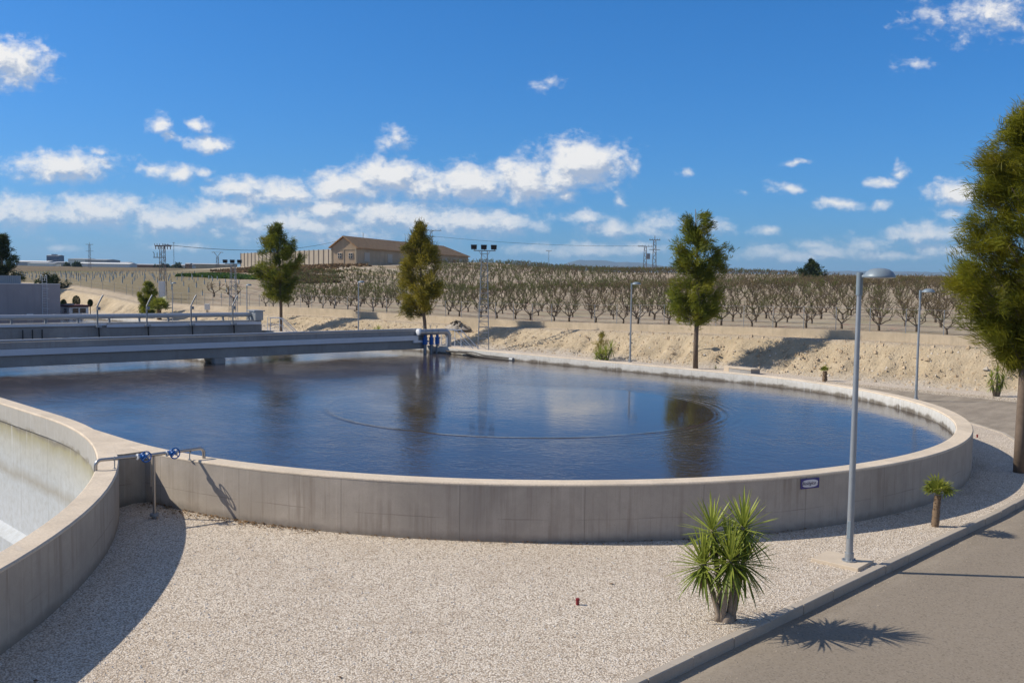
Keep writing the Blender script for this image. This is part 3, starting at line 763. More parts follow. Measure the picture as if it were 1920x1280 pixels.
# hand rails of the stairs at the bridge ends
def stair(loc, rz, label):
    s = thing('stair_rail', label, 'handrail', loc, rz, 'white stair rails')
    for y in (0, .9):
        m = MB(); m.tube([(0,y,1.0),(0,y,2.05),(.9,y,2.05),(2.45,y,.55)], .028, 8); m.tube([(.9,y,2.05),(.9,y,1.0)], .022, 8); m.tube([(2.3,y,.7),(2.3,y,.0)], .022, 8)
        m.tube([(0,y,1.55),(.85,y,1.55),(2.0,y,.5)], .016, 6)
        m.build('rail', M['white_paint'], s, 'auto')
    m = MB()
    for k in range(5): m.box(.85+k*.3, 1.15+k*.3, .03, .87, .9-k*.22, .94-k*.22)
    m.build('tread', M['galv_dark'], s)
stair((-19.9,14.0,0), PI/2-.30, 'white stair rail beside the clad pipe of the near bridge')
stair((-39.2,13.6,0), PI/2-.30, 'white stair rail at the end of the far bridge')
# dark hose pipe lying along the back wall of the tank
hp = thing('hose_pipe', 'dark scum pipe along the far inside wall of the full tank', 'pipe', (-18.9,13.05,0))
m = MB(); m.tube([(0,.02,.92),(1.5,.04,.93),(2.6,0,.80),(5.3,-.05,.77)], .055, 10); m.tube([(1.0,.06,.98),(2.2,.08,.99),(3.2,.05,.88),(5.3,.06,.86)], .03, 8); m.build('pipe', M['black_iron'], hp, 'auto')
m = MB(); m.tube([(5.25,0,.80),(5.5,0,.80)], .11, 12); m.build('end_ring', M['galv_dark'], hp, 'auto')

# ------------------------------------------------------------------ street lamps
def make_lamp(label):
    l = thing('street_lamp', label, 'street lamp', (0,0,0), 0, 'grey park lamps round the tank')
    m = MB(); m.tube([(0,0,.05),(0,0,.20)], .078, 16); m.tube([(0,0,.2),(0,0,1.6),(0,0,4.62)], [.062,.056,.040], 14); m.build('pole', M['galv'], l, 'auto')
    m = MB(); m.tube([(0,0,4.60),(0,0,4.98)], .056, 14); m.tube([(0,0,4.90),(.12,0,4.93)], .035, 10); m.build('pole_top', M['lamp'], l, 'auto')
    m = MB(); m.lathe([(.001,5.055),(.09,5.05),(.165,5.03),(.22,4.99),(.245,4.955),(.25,4.948),(.266,4.925),(.268,4.905),(.257,4.895)], 32, (.345,0,0)); h = m.build('lamp_head', M['lamp'], l, 'auto')
    m = MB(); m.lathe([(.257,4.897),(.2,4.885),(.001,4.88)], 32, (.345,0,0)); m.build('lens', M['glass_lens'], h, True)
    m = MB(); m.box(-.03,.03,-.062,-.052,.45,.75); m.build('access_door', M['lamp'], l, bevel=.003)
    for q in range(4):
        a_ = PI/4+PI/2*q; m = MB(); m.tube([(.105*math.cos(a_),.105*math.sin(a_),.06),(.105*math.cos(a_),.105*math.sin(a_),.105)], .011, 6); m.build('bolt', M['galv_dark'], l)
    m = MB(); m.lathe([(0,.078),(.13,.078),(.13,.058),(0,.058)], 12); m.build('base_plate', M['galv'], l)
    return l
lamps = [((14.60,-6.32,-.0),'tall grey lamp post on a concrete foot beside the road kerb'),
         ((5.1,20.3,ROADZ),'grey lamp post standing behind the tank on the asphalt road'),
         ((-14.25,24.25,0),'grey lamp post before the pale bank, left of the lone tree'),
         ((-43.2,24.3,-.2),'grey lamp post before the bank between the two bridge trees'),
         ((-61.8,24.3,-.7),'thin lamp post just right of the distant floodlight tower'),
         ((-78.1,24.3,-.7),'thin lamp post just right of the fan palm on the left')]
l0 = make_lamp(lamps[0][1]); l0.location = lamps[0][0]; l0.rotation_euler.z = .05; l0.scale = (1,1,1.052)
for p, lb in lamps[1:]: dup(l0, p, .1, 1.0, lb)
m = MB(); m.box(-.50,.36,-.36,.36,-.05,.06); o = m.build('lamp_foot', M['slab'], None, bevel=.01); o.location = (14.54,-6.30,0); o.rotation_euler.z = .05
tag(o, 'square pale concrete foot under the nearest lamp post', 'slab')

# ------------------------------------------------------------------ small things on the gravel
def peg(loc, label):
    p = thing('marker_peg', label, 'peg', loc, 0, 'dark red pipe pegs in the gravel')
    m = MB(); m.tube([(0,0,-.05),(0,0,.075)], .026, 12); m.build('tube', M['red'], p, 'auto')
    m = MB(); m.tube([(0,0,.07),(0,0,.10)], .032, 12); m.build('cap', M['red'], p, 'auto')
peg((12.69,-11.56,0), 'dark red capped pipe peg in the middle of the gravel'); peg((11.01,10.65,0), 'dark red peg in the gravel right of the tank')
bn = thing('concrete_slab', 'pale grey concrete slab lying behind the tank before the bank', 'slab', (-6.2,24.4,0), -.2)
m = MB(); m.box(-.85,.85,-.4,.4,.22,.30); m.build('top_slab', M['slab'], bn, bevel=.01)
m = MB(); m.box(-.82,.82,-.37,.37,-.1,.219); m.build('plinth', M['beam'], bn)
m = MB(); m.box(-1.35,-.95,-.25,.25,-.1,.30); m.build('block', M['slab'], bn, bevel=.01)
def litter():
    mb = MB()
    for k in range(900):
        if k < 620:
            a = math.radians(rng.uniform(-82, -62)); r = 13.72 + abs(rng.gauss(0, .16))*(1.6 if a < -1.3 else 1); x, y = r*math.cos(a), r*math.sin(a)
            if math.hypot(x+4.8, y+32.5) < 19.46: continue
        else:
            a = math.radians(rng.uniform(-74, -20)); r = 13.73 + abs(rng.gauss(0, .07)); x, y = r*math.cos(a), r*math.sin(a)
        s = rng.uniform(.015, .04); t = rng.uniform(0, 2*PI); z = .004+rng.random()*.03
        mb.add([(x+s*math.cos(t+q)*(1 if q%PI else .5), y+s*math.sin(t+q)*.6, z+rng.uniform(0,.02)) for q in (0, PI/2, PI, 3*PI/2)], [(0,1,2,3)], rng.random())
    for k in range(420):
        x = rng.uniform(2.5,14.8); y = rng.uniform(-20,-2)
        if math.hypot(x,y) < 13.8 or math.hypot(x+4.8,y+32.5) < 19.5: continue
        s = rng.uniform(.01,.026)*(2.4 if rng.random() < .05 else 1); t = rng.uniform(0,2*PI)
        mb.add([(x+s*math.cos(t+q)*(1 if q%PI else .5), y+s*math.sin(t+q)*.6, .008+rng.uniform(0,.015)) for q in (0, PI/2, PI, 3*PI/2)], [(0,1,2,3)], rng.random()*.6)
    o = mb.build('leaf_litter', M['litter']); tag(o, 'brown dead leaves gathered along the foot of the tank wall', 'dead leaves', kind='stuff')
litter()
def stones():
    mb = MB()
    def st(x, y, z, s, c):
        n = 5; vs_ = []
        for k in range(n): t = 2*PI*k/n+rng.random(); vs_.append((x+s*rng.uniform(.7,1.2)*math.cos(t), y+s*rng.uniform(.7,1.2)*math.sin(t), z-s*.3))
        vs_.append((x+rng.uniform(-.3,.3)*s, y, z+s*rng.uniform(.5,1)))
        mb.add(vs_, [(k,(k+1)%n,n) for k in range(n)], c)
    for k in range(900):
        x = rng.uniform(-50, 14); t = rng.random()**1.5; y = 25.5+3.3*t + rng.gauss(0,.1); st(x, y, TZ(x,y), .018+abs(rng.gauss(0,.036)), rng.random()*.7)
    o = mb.build('bank_stones', M['stone']); tag(o, 'pale stones scattered over the earth bank', 'stones', kind='stuff')
    mb2 = MB(); mb.v, mb.f, mb.c = [], [], []
    for k in range(5200):
        x = rng.uniform(-62, 13); y = 25.4+3.4*rng.random(); st(x, y, TZ(x,y)-.02, .03+abs(rng.gauss(0,.05)), rng.random())
    o = mb.build('bank_clods', M['clod']); tag(o, 'crumbling sandy clods over the whole earth bank', 'clods', kind='stuff')
stones()
# loose stones proud of the gravel near the camera
def chips():
    mb = MB()
    for k in range(5200):
        x = rng.uniform(2.5, 14.8); y = rng.uniform(-19, -3)
        if math.hypot(x, y) < 13.76 or math.hypot(x+4.8, y+32.5) < 19.47: continue
        s = rng.uniform(.008, .017); t = rng.random()*6; n = 5
        vs_ = [(x+s*rng.uniform(.7,1.2)*math.cos(t+2*PI*q/n), y+s*rng.uniform(.7,1.2)*math.sin(t+2*PI*q/n), .0) for q in range(n)]
        vs_ += [(x+.5*s*math.cos(t+2*PI*q/n), y+.5*s*math.sin(t+2*PI*q/n), s*rng.uniform(.7,1.2)) for q in range(n)]
        mb.add(vs_, [(q,(q+1)%n,(q+1)%n+n,q+n) for q in range(n)]+[tuple(range(n,2*n))], rng.random()**.6)
    for k in range(340):
        x = 15.17+abs(rng.gauss(0,.35)); y = rng.uniform(-18, 1); s = rng.uniform(.006,.015); t = rng.random()*6; n = 5
        vs_ = [(x+s*rng.uniform(.7,1.2)*math.cos(t+2*PI*q/n), y+s*rng.uniform(.7,1.2)*math.sin(t+2*PI*q/n), ROADZ) for q in range(n)]+[(x, y, ROADZ+s)]
        mb.add(vs_, [(q,(q+1)%n,n) for q in range(n)], 0)
    o = mb.build('gravel_stones', M['stone']); tag(o, 'loose pale stones lying proud on the gravel', 'stones', kind='stuff')
chips()

# ------------------------------------------------------------------ yuccas and palms
def rosette(mb, c, n, L, w=.034, tilt=(0,0), droop=1.0, rr=rng):
    c = Vector(c)
    for k in range(n):
        f = (k+.5)/n
        el = math.radians(88 - 150*f**.85*droop) + rr.uniform(-.12,.12); az = k*2.39996 + rr.uniform(-.2,.2)
        d = Vector((math.cos(az)*math.cos(el)+tilt[0], math.sin(az)*math.cos(el)+tilt[1], math.sin(el))).normalized()
        ln = L*rr.uniform(.8,1.1); side = d.cross(Vector((0,0,1)))
        if side.length < .05: side = Vector((1,0,0))
        side.normalize(); up = side.cross(d).normalized()
        p0 = c + Vector((0,0,-.10*f)); sag = .10*ln*(f**2)
        pts = [p0, p0+d*ln*.4+Vector((0,0,-.2*sag)), p0+d*ln*.75+Vector((0,0,-.6*sag)), p0+d*ln+Vector((0,0,-1.6*sag))]
        ws = (w*.55, w*.9, w*.6, .001)
        vs_ = []
        for p, ww in zip(pts, ws): vs_ += [p-side*ww*.5+up*ww*.18, p, p+side*ww*.5+up*ww*.18]
        cc = min(1, max(0, .85-.75*f + rr.uniform(-.15,.15)))
        mb.add(vs_, [(0,1,4,3),(1,2,5,4),(3,4,7,6),(4,5,8,7),(6,7,10,9),(7,8,11,10)], cc)
yc = thing('yucca', 'large spiky green yucca with several stems beside the road kerb', 'yucca', (14.62,-10.46,0))
ros = [(.25,.0,1.43,70,.50),(-.17,.18,1.33,60,.50),(.02,-.20,.99,75,.52),(-.33,-.02,.88,70,.50),(.30,.12,.88,64,.52),(.08,.15,1.12,44,.45)]
stems = [(.06,.02),(-.02,.05),(-.02,-.04),(-.06,-.02),(.10,.02),(.06,.04)]
for (la, de, z, n_, L), (s0, s1) in zip(ros, stems):
    c = (VR[0]*la+VF[0]*de, VR[1]*la+VF[1]*de, z)
    mb = MB(); rosette(mb, c, int(n_*1.3), L*1.12, .042, (VR[0]*la*.25, VR[1]*la*.25)); mb.build('leaf_rosette', M['yucca'], yc)
    if n_ > 45:
        b = (VR[0]*s0*1.4+VF[0]*s1, VR[1]*s0*1.4+VF[1]*s1, -.02); mb = MB()
        mid = [(b[i]*(1-q)+c[i]*q + (rng.uniform(-.015,.015) if i < 2 else 0)) for q in (.45,) for i in range(3)]; mid[0] = mid[0]*.75+b[0]*.25; mid[1] = mid[1]*.75+b[1]*.25
        mb.tube([b, (b[0],b[1],.1), mid, c], [.062,.046,.038,.03], 10); mb.build('stem', M['bark_grey'], yc, True)
mb = MB(); mb.lathe([(.13,-.02),(.11,.06),(.06,.12),(.001,.13)], 12, (.03,.02,0)); mb.build('root_crown', M['bark_grey'], yc, True)
mb = MB(); rosette(mb, (-.10,-.02,.05), 34, .17, .012); mb.build('dry_tuft', M['dry'], yc)
for la, de, z in ((.23,.0,1.22),(-.16,.15,1.12),(.02,-.18,.80),(-.31,-.02,.70),(.28,.1,.70)):
    mb = MB()
    for k in range(9):
        a = rng.uniform(0,2*PI); c = Vector((VR[0]*la+VF[0]*de, VR[1]*la+VF[1]*de, z)); o_ = Vector((math.cos(a), math.sin(a), 0)); sd = Vector((-math.sin(a), math.cos(a), 0))*.014; L = rng.uniform(.2,.36)
        mb.add([c-sd, c+sd, c+o_*.08-sd-Vector((0,0,L*.5)), c+o_*.08+sd-Vector((0,0,L*.5)), c+o_*.06-Vector((0,0,L))], [(0,1,3,2),(2,3,4)], rng.random())
    mb.build('dead_leaves', M['dry'], yc)
def small_yucca(loc, label, sc, spec, stem=True):
    y = thing('yucca', label, 'yucca', loc)
    for la, de, z, n_, L in spec:
        c = (VR[0]*la+VF[0]*de, VR[1]*la+VF[1]*de, z); mb = MB(); rosette(mb, c, n_, L, .045); mb.build('leaf_rosette', M['yucca'], y)
        if stem: mb = MB(); mb.tube([(c[0]*.3,c[1]*.3,-.05),c], [.06,.04], 8); mb.build('stem', M['bark_grey'], y, True)
small_yucca((7.25,24.15,0), 'bright yucca on the gravel verge right of the far lamp', 1, [(0,0,1.15,50,.42),(-.22,.1,.85,46,.42),(.28,0,.75,50,.42),(.05,-.1,.6,40,.4),(-.3,-.1,.5,36,.36)])
small_yucca((-16.35,24.45,0), 'bright green yucca on the verge beside the dry shrub', 1, [(.32,0,.80,56,.66),(-.40,0,.42,56,.62),(.0,.2,.55,50,.62),(-.05,-.2,.3,40,.55),(-.62,.1,.25,36,.5)])
small_yucca((-40.8,24.6,.0), 'low yucca whose top shows over the near bridge', 1, [(0,0,.75,60,.65),(-.35,.1,.55,50,.6),(.4,0,.5,50,.55)])
small_yucca((-64,25.6,.4), 'tiny yucca clump left of the distant floodlight tower foot', 1, [(0,0,.4,40,.5),(.3,0,.3,30,.45)], False)
def fan_leaf(mb, base, d, L, R, cc, nseg=15, rr=rng):
    base = Vector(base); d = Vector(d).normalized(); side = d.cross(Vector((0,0,1))); side = side.normalized() if side.length > .05 else Vector((1,0,0))
    up = side.cross(d); hub = base + d*L
    mb.tube([base, (base+hub)/2+Vector((0,0,.02*L)), hub], [.011*R/.3,.009*R/.3,.007*R/.3], 5, c=cc*.8)
    for k in range(nseg):
        a = math.radians(-105+210*k/(nseg-1)); dd = (d*math.cos(a)+side*math.sin(a)).normalized()
        ln = R*(1-.25*abs(math.sin(a)))*rr.uniform(.88,1.05); w = R*.055
        s2 = dd.cross(up).normalized()
        m1 = hub+dd*ln*.55 + up*.01*R; m2 = hub+dd*ln+Vector((0,0,-.20*R*rr.uniform(.4,1.3)))
        mb.add([hub, m1-s2*w, m1+s2*w, m2], [(0,2,1),(1,2,3)], min(1,max(0,cc+rr.uniform(-.15,.15))))
def fan_palm(loc, label, th, tr, nleaf, L, R, lean=(0,0)):
    p = thing('fan_palm', label, 'palm', loc)
    mb = MB(); pts = []; rad = []
    for k in range(9):
        f = k/8; pts.append((lean[0]*f*f, lean[1]*f*f, -.05+th*f)); rad.append(tr*(1.25-.25*f)*(1+.06*(-1)**k))
    mb.tube(pts, rad, 14)
    for k in range(120):                       # old leaf bases
        f = rng.random(); a = rng.uniform(0,2*PI); r0 = tr*(1.2-.2*f); q = Vector((lean[0]*f*f+r0*math.cos(a), lean[1]*f*f+r0*math.sin(a), th*f))
        o_ = Vector((math.cos(a), math.sin(a), 1.2)).normalized()*tr*.7; sd = Vector((-math.sin(a), math.cos(a), 0))*tr*.25
        mb.add([q-sd, q+sd, q+o_], [(0,1,2)])
    mb.build('trunk', M['fibre'], p, 'auto')
    mb = MB()
    for k in range(nleaf):
        f = (k+.5)/nleaf; el = math.radians(80-75*f+rng.uniform(-8,8)); az = k*2.39996
        fan_leaf(mb, (lean[0],lean[1],th-.02), (math.cos(az)*math.cos(el), math.sin(az)*math.cos(el), math.sin(el)), L*rng.uniform(.8,1.1), R*rng.uniform(.85,1.1), min(1,max(0,.75-.5*f)))
    mb.build('crown', M['palm'], p)
fan_palm((14.62,-2.40,0), 'small fan palm on the gravel right of the nearest lamp', .70, .062, 10, .16, .40, (.02,.03))
fan_palm((-1.15,24.0,0), 'small fan palm behind the tank at the foot of the bank', .55, .10, 11, .14, .26)
fan_palm((-83,25,-.3), 'large fan palm beyond the far bridge on the left', 1.5, .22, 26, .8, 1.15)

# ------------------------------------------------------------------ feathery trees
def feather_tree(name, label, loc, trunk, profL, profR, seed, ntuft, blades, blen, bw, leafmat, group=None, squash=1.0, tipy=None, crown_fill=.92, lobes=()):
    """trunk: list of (lateral, z, radius); profiles: (z, reach) to the left and right of the view"""
    rr = random.Random(seed); T = thing(name, label, 'tree', loc, 0, group)
    def ax(z):
        L = np.interp(z, [q[1] for q in trunk], [q[0] for q in trunk]); return Vector((VR[0]*L, VR[1]*L, z))
    mb = MB(); mb.tube([tuple(ax(q[1])) for q in trunk], [q[2] for q in trunk], 12)
    mb.build('trunk', M['bark'], T, True)
    zs = [q[0] for q in profL]; z0, z1 = min(zs), max(q[0] for q in profL+profR)
    lims = MB(); crown = MB(); tufts = []
    nb = max(18, ntuft//15)
    tot = sum((b_-a_)*r_ for a_,b_,l_,r_ in lobes) or 1; jobs = []
    for a_,b_,l_,r_ in lobes:
        n_ = max(3, int(round(nb*.55*(b_-a_)*r_/tot))); jobs += [(a_+(b_-a_)*(q+.5)/n_, l_, r_) for q in range(n_)]
    for k in range(nb+len(jobs)):
        f = (k+rr.random())/nb; zt = z0+(z1-z0)*f; az = k*2.39996+rr.uniform(-.5,.5)
        cl = math.cos(az); reach = np.interp(zt, [q[0] for q in profR], [q[1] for q in profR]) if cl > 0 else np.interp(zt, [q[0] for q in profL], [q[1] for q in profL])
        side_ = (np.interp(zt, [q[0] for q in profR], [q[1] for q in profR])+np.interp(zt, [q[0] for q in profL], [q[1] for q in profL]))/2
        R = crown_fill*math.sqrt((cl*reach)**2 + (math.sin(az)*side_*squash)**2)*(rr.uniform(.8,1.08) if rr.random() < .72 else rr.uniform(.35,.8))
        tip = ax(zt) + Vector((VR[0]*cl+VF[0]*math.sin(az), VR[1]*cl+VF[1]*math.sin(az), 0))*R
        if k >= nb:
            zt, l_, r_ = jobs[k-nb]; R = abs(l_)+r_*.5; q1 = l_+rr.uniform(-1,1)*r_; q2 = rr.uniform(-1,1)*max(r_, .35)
            tip = Vector((VR[0]*q1+VF[0]*q2, VR[1]*q1+VF[1]*q2, zt+rr.gauss(0,.1)))
        zb = max(z0*.9, zt - R*rr.uniform(.5,1.0)); base = ax(zb); midp = base.lerp(tip, .5); midp.z -= R*.12
        lims.tube([tuple(base), tuple(midp), tuple(tip)], [.012+.02*R, .012+.008*R, .006], 5)
        bt = rr.gauss(0,.25)
        for j in range(max(3, ntuft//nb)):
            q = rr.random()**(.5 if k < nb else .28); b = base.lerp(midp, q*2) if q < .5 else midp.lerp(tip, q*2-1)
            sp = .08+(.13*R if k < nb else .09)
            b = b + Vector((rr.gauss(0,sp), rr.gauss(0,sp), rr.gauss(0,sp*1.1)))
            out = (tip-base); out.z = abs(out.z)*.6+.35; out.normalize()
            tufts.append((b, (out+Vector((rr.gauss(0,.4),rr.gauss(0,.4),rr.gauss(0,.35)))).normalized(), bt))
    tone = {}
    for b, d, c in tufts:
        base_c = min(1, max(0, .60+1.2*c+rr.gauss(0,.24)))
        for j in range(blades):
            dd = (d+Vector((rr.gauss(0,.34),rr.gauss(0,.34),rr.gauss(0,.34)))).normalized()
            p = b + Vector((rr.gauss(0,1),rr.gauss(0,1),rr.gauss(0,1)))*blen*.35
            s = dd.orthogonal().normalized(); s.rotate(Matrix.Rotation(rr.uniform(0,PI), 3, dd)); s *= bw*.5
            ln = blen*rr.uniform(.6,1.2); m_ = p+dd*ln*.5+Vector((0,0,-.03*ln))
            e = p+dd*ln+Vector((0,0,-.14*ln))
            crown.add([p-s*.6, p+s*.6, m_+s, m_-s, e], [(0,1,2,3),(3,2,4)], min(1,max(0,base_c+rr.gauss(0,.12))))
    lims.build('limbs', M['bark'], T, True)
    crown.build('crown', leafmat, T)
    return T
GT = 'feathery trees round the tank'
feather_tree('feathery_tree', 'tall feathery tree cut by the right edge, beside the road', (13.93,5.31,-.05),
    [(0,0,.17),(-.02,1.2,.145),(0,3,.135),(.03,6,.11),(.05,8,.06),(.05,9.8,.015)],
    [(3.1,.2),(3.3,.45),(3.7,.85),(4.2,1.15),(4.8,1.4),(5.5,1.7),(6.2,1.5),(7.0,1.4),(8,1.1),(8.8,.8),(9.5,.4),(9.9,.1)],
    [(3.1,.4),(3.6,1.2),(4.8,1.8),(6.2,1.8),(8,1.4),(9.2,.7),(9.9,.1)], 3, 860, 62, .27, .014, M['feather'], GT, crown_fill=.80, lobes=((7.9,8.7,-1.0,.28),(7.3,7.8,-1.25,.24),(6.0,6.7,-1.5,.3),(5.1,5.7,-1.75,.3),(4.0,4.6,-1.1,.28),(3.3,3.7,-.6,.25),(8.9,9.7,-.5,.28)))
feather_tree('feathery_tree', 'twin topped feathery tree standing alone behind the full tank', (-9.45,24.35,-.05),
    [(0,-.05,.16),(-.02,1.5,.14),(.02,3.3,.125),(.02,5,.10),(-.1,7,.06),(-.25,9.4,.015)],
    [(3.1,.9),(3.3,1.25),(4.2,1.6),(4.8,1.75),(5.5,1.35),(6.2,1.3),(6.9,1.45),(7.1,1.35),(7.4,.8),(8.2,.3)],
    [(2.9,.9),(3.2,1.3),(4.2,1.35),(5,1.2),(5.8,1.35),(6.6,1.6),(7.0,1.75),(7.4,1.3),(7.6,.5),(8.2,.2)], 11, 430, 30, .34, .032, M['feather_dark'], GT, .9, crown_fill=.80, lobes=((7.7,9.1,-.68,.24),(7.2,9.3,.22,.26),(6.0,7.2,1.25,.40),(6.3,7.2,-1.15,.38),(3.3,4.7,1.1,.45),(3.4,5.1,-1.25,.5),(3.2,4.6,.1,.5)))
feather_tree('feathery_tree', 'ochre tinged feathery tree with leaning trunk above the near bridge end', (-34.45,24.3,-.1),
    [(.1,0,.15),(.0,1.8,.135),(-.22,3.5,.12),(-.35,6,.08),(-.42,9,.02)],
    [(2.6,.7),(3.2,1.6),(4.2,1.9),(5.4,1.95),(5.9,2.0),(6.3,1.75),(7,1.45),(7.6,1.2),(8.3,.45),(9,.3),(9.4,.05)],
    [(3.3,.9),(3.8,1.5),(4.6,1.75),(5.5,1.6),(6.5,1.65),(7.3,1.45),(7.7,.8),(8.3,.5),(9.0,.35),(9.4,.05)], 23, 400, 30, .42, .034, M['feather_yellow'], GT, crown_fill=.76, lobes=((7.8,9.0,-.62,.22),(6.9,8.0,.45,.45),(5.5,6.4,-1.95,.4),(2.5,3.7,-1.2,.5),(3.9,5.0,.95,.5),(6.6,7.8,-1.1,.4)))
feather_tree('feathery_tree', 'dark bushy feathery tree left of the warehouse beyond the far bridge', (-55.5,24.3,-.1),
    [(0,0,.16),(0,3.2,.13),(-.1,6,.09),(-.3,9.5,.02)],
    [(3.2,.8),(3.8,1.5),(4.8,1.9),(6,2.1),(7,2.2),(7.6,2.0),(8.2,1.5),(8.9,1.3),(9.6,1.2),(10,.2)],
    [(3.4,.9),(4,1.4),(5,1.75),(5.8,1.7),(6.8,1.8),(7.4,1.4),(8.2,1.0),(8.8,.8),(9.4,.25),(9.9,.05)], 31, 430, 30, .40, .036, M['feather_dark'], GT, crown_fill=.74, lobes=((7.7,9.2,-1.5,.42),(8.4,9.7,-.65,.35),(7.2,8.6,.85,.45),(6.4,7.2,1.6,.35),(5.1,6.8,-2.0,.45),(3.6,4.8,-.9,.5),(3.8,5.0,.9,.5)))
feather_tree('dark_conifer', 'dark evergreen tree behind the grey building at far left', (-130.5,22.5,0),
    [(0,0,.3),(0,5,.2),(.1,10,.05)],
    [(2.5,2.2),(4,3.0),(6,2.6),(7.5,1.9),(9,1.2),(10.4,.5)], [(2.5,3.0),(4,3.3),(5,2.6),(6.5,2.2),(7.5,1.9),(8.6,1.0),(9.8,.6),(10.6,.2)], 37, 420, 34, .6, .07, M['dark_leaf'])
feather_tree('round_bush', 'grey green leafy tree behind the fan palm on the left', (-87.6,25.6,-.1),
    [(0,0,.12),(0,1.5,.09),(.1,3.6,.03)], [(.6,.6),(1.2,1.25),(2.2,1.35),(3,1.1),(3.6,.6),(4.1,.1)], [(.6,.6),(1.2,1.1),(2.2,1.3),(3,1.2),(3.7,.9),(4.2,.1)], 41, 260, 34, .34, .05, M['feather_dark'])
feather_tree('dry_shrub', 'thin olive dry shrub rising behind the verge yucca', (-17.2,24.9,0),
    [(0,0,.03),(0,.8,.02),(.05,1.7,.006)], [(.2,.3),(.6,.42),(1.2,.3),(1.7,.06)], [(.2,.25),(.6,.38),(1.2,.28),(1.75,.05)], 43, 90, 20, .20, .014, M['feather_yellow'])
feather_tree('bush', 'dark round treetop rising above the orchard skyline right of centre', (-99.5,210.8,TZ(-99.5,210.8)-.3),
    [(0,0,.25),(0,2.5,.18),(0,4,.05)], [(1.4,3.2),(2.6,3.4),(3.6,2.2),(4.4,1.2),(5,.3)], [(1.4,5.2),(2.6,4.6),(3.2,3.6),(3.8,2.0),(4.6,.9),(5,.2)], 47, 240, 26, .7, .13, M['dark_leaf'])
for k, (u, v, h, l) in enumerate(((-122,24,2.6,'low dark bush right of the far left evergreen'),(-128,28.5,2.2,'small dark bush behind the grey building parapet'))):
    z = TZ(u, v); feather_tree('bush', l, (u, v, z-.2), [(0,0,.1),(0,1,.08),(0,h,.03)], [(.2,1.9),(h*.5,2.0),(h*.85,1.1),(h,.2)], [(.2,2.6),(h*.5,2.2),(h*.85,1.2),(h,.2)], 50+k, 150, 26, .5, .08, M['dark_leaf'])
# clipped topiary by the cabin
for (u, v, zc_, a, l) in ((-91,20.3,1.75,.30,'clipped egg shaped shrub standing right of the white cabin'),(-92,19.1,1.95,.44,'clipped square shrub rising behind the white cabin roof'),(-93,18.0,1.65,.34,'clipped shrub between grey building and cabin roof')):
    t_ = thing('topiary', l, 'topiary', (u, v, 0), 0, 'clipped shrubs by the cabin'); mb = MB()
    rr = random.Random(int(u*10))
    for k in range(900):
        d = Vector((rr.gauss(0,1),rr.gauss(0,1),rr.gauss(0,1))).normalized(); p = Vector((d.x*a, d.y*a, d.z*a*1.45))*rr.uniform(.8,1); s = d.orthogonal()*.05; q = d.cross(s)
        mb.add([p-s, p+q, p+s, p+d*.04], [(0,1,2),(0,2,3)], rr.random())
    mb.build('crown', M['dark_leaf'], t_).location = (0,0,zc_)
    mb = MB(); mb.tube([(0,0,0),(0,0,zc_)], .05, 6); mb.build('stem', M['bark'], t_)

# ------------------------------------------------------------------ low wall and wire fence along the orchard
lw = thing('boundary_wall', 'long low concrete wall along the top of the earth bank', 'wall')
m = MB(); N = 150
xs = [-76+96*k/N for k in range(N+1)]
for k in range(N):
    a, b = xs[k], xs[k+1]; za, zb = np.interp(a, EU, EZ)+.10, np.interp(b, EU, EZ)+.10
    step = .10 if a < -52 else 0
    y0, y1 = 29.85, 30.05
    m.add([(a,y0,.4),(b,y0,.4),(b,y1,.4),(a,y1,.4),(a,y0,za+step),(b,y0,zb+step),(b,y1,zb+step),(a,y1,za+step)], [(0,1,5,4),(2,3,7,6),(4,5,6,7)]+([(3,0,4,7)] if k==0 else []))
m.build('wall', M['lowwall'], lw)
fn = thing('wire_fence', 'wire fence with thin steel posts on the low wall before the orchard', 'fence')
m = MB()
for k in range(80):
    x = 19 - k*2.05 - (2.2 if k > 20 else 0)
    if x > -76: z0 = float(np.interp(x, EU, EZ)); y = 29.95
    else: y = 30.9; z0 = TZ(x, y)-.05
    if k < 60 or k % 2 == 0:
        p = MB(); p.tube([(x,y,z0),(x,y,z0+1.45)], .022, 6); p.build('post', M['galv_dark'], fn)
for hgt in (.5,.95,1.42):
    pts = []
    for k in range(60):
        x = 19-k*3.0
        if x > -76: z0 = float(np.interp(x, EU, EZ)); y = 29.95
        else: y = 30.9; z0 = TZ(x, y)-.05
        pts.append((x, y, z0+hgt))
    m.tube(pts, .006, 4, False)
m.build('wire', M['galv_dark'], fn)

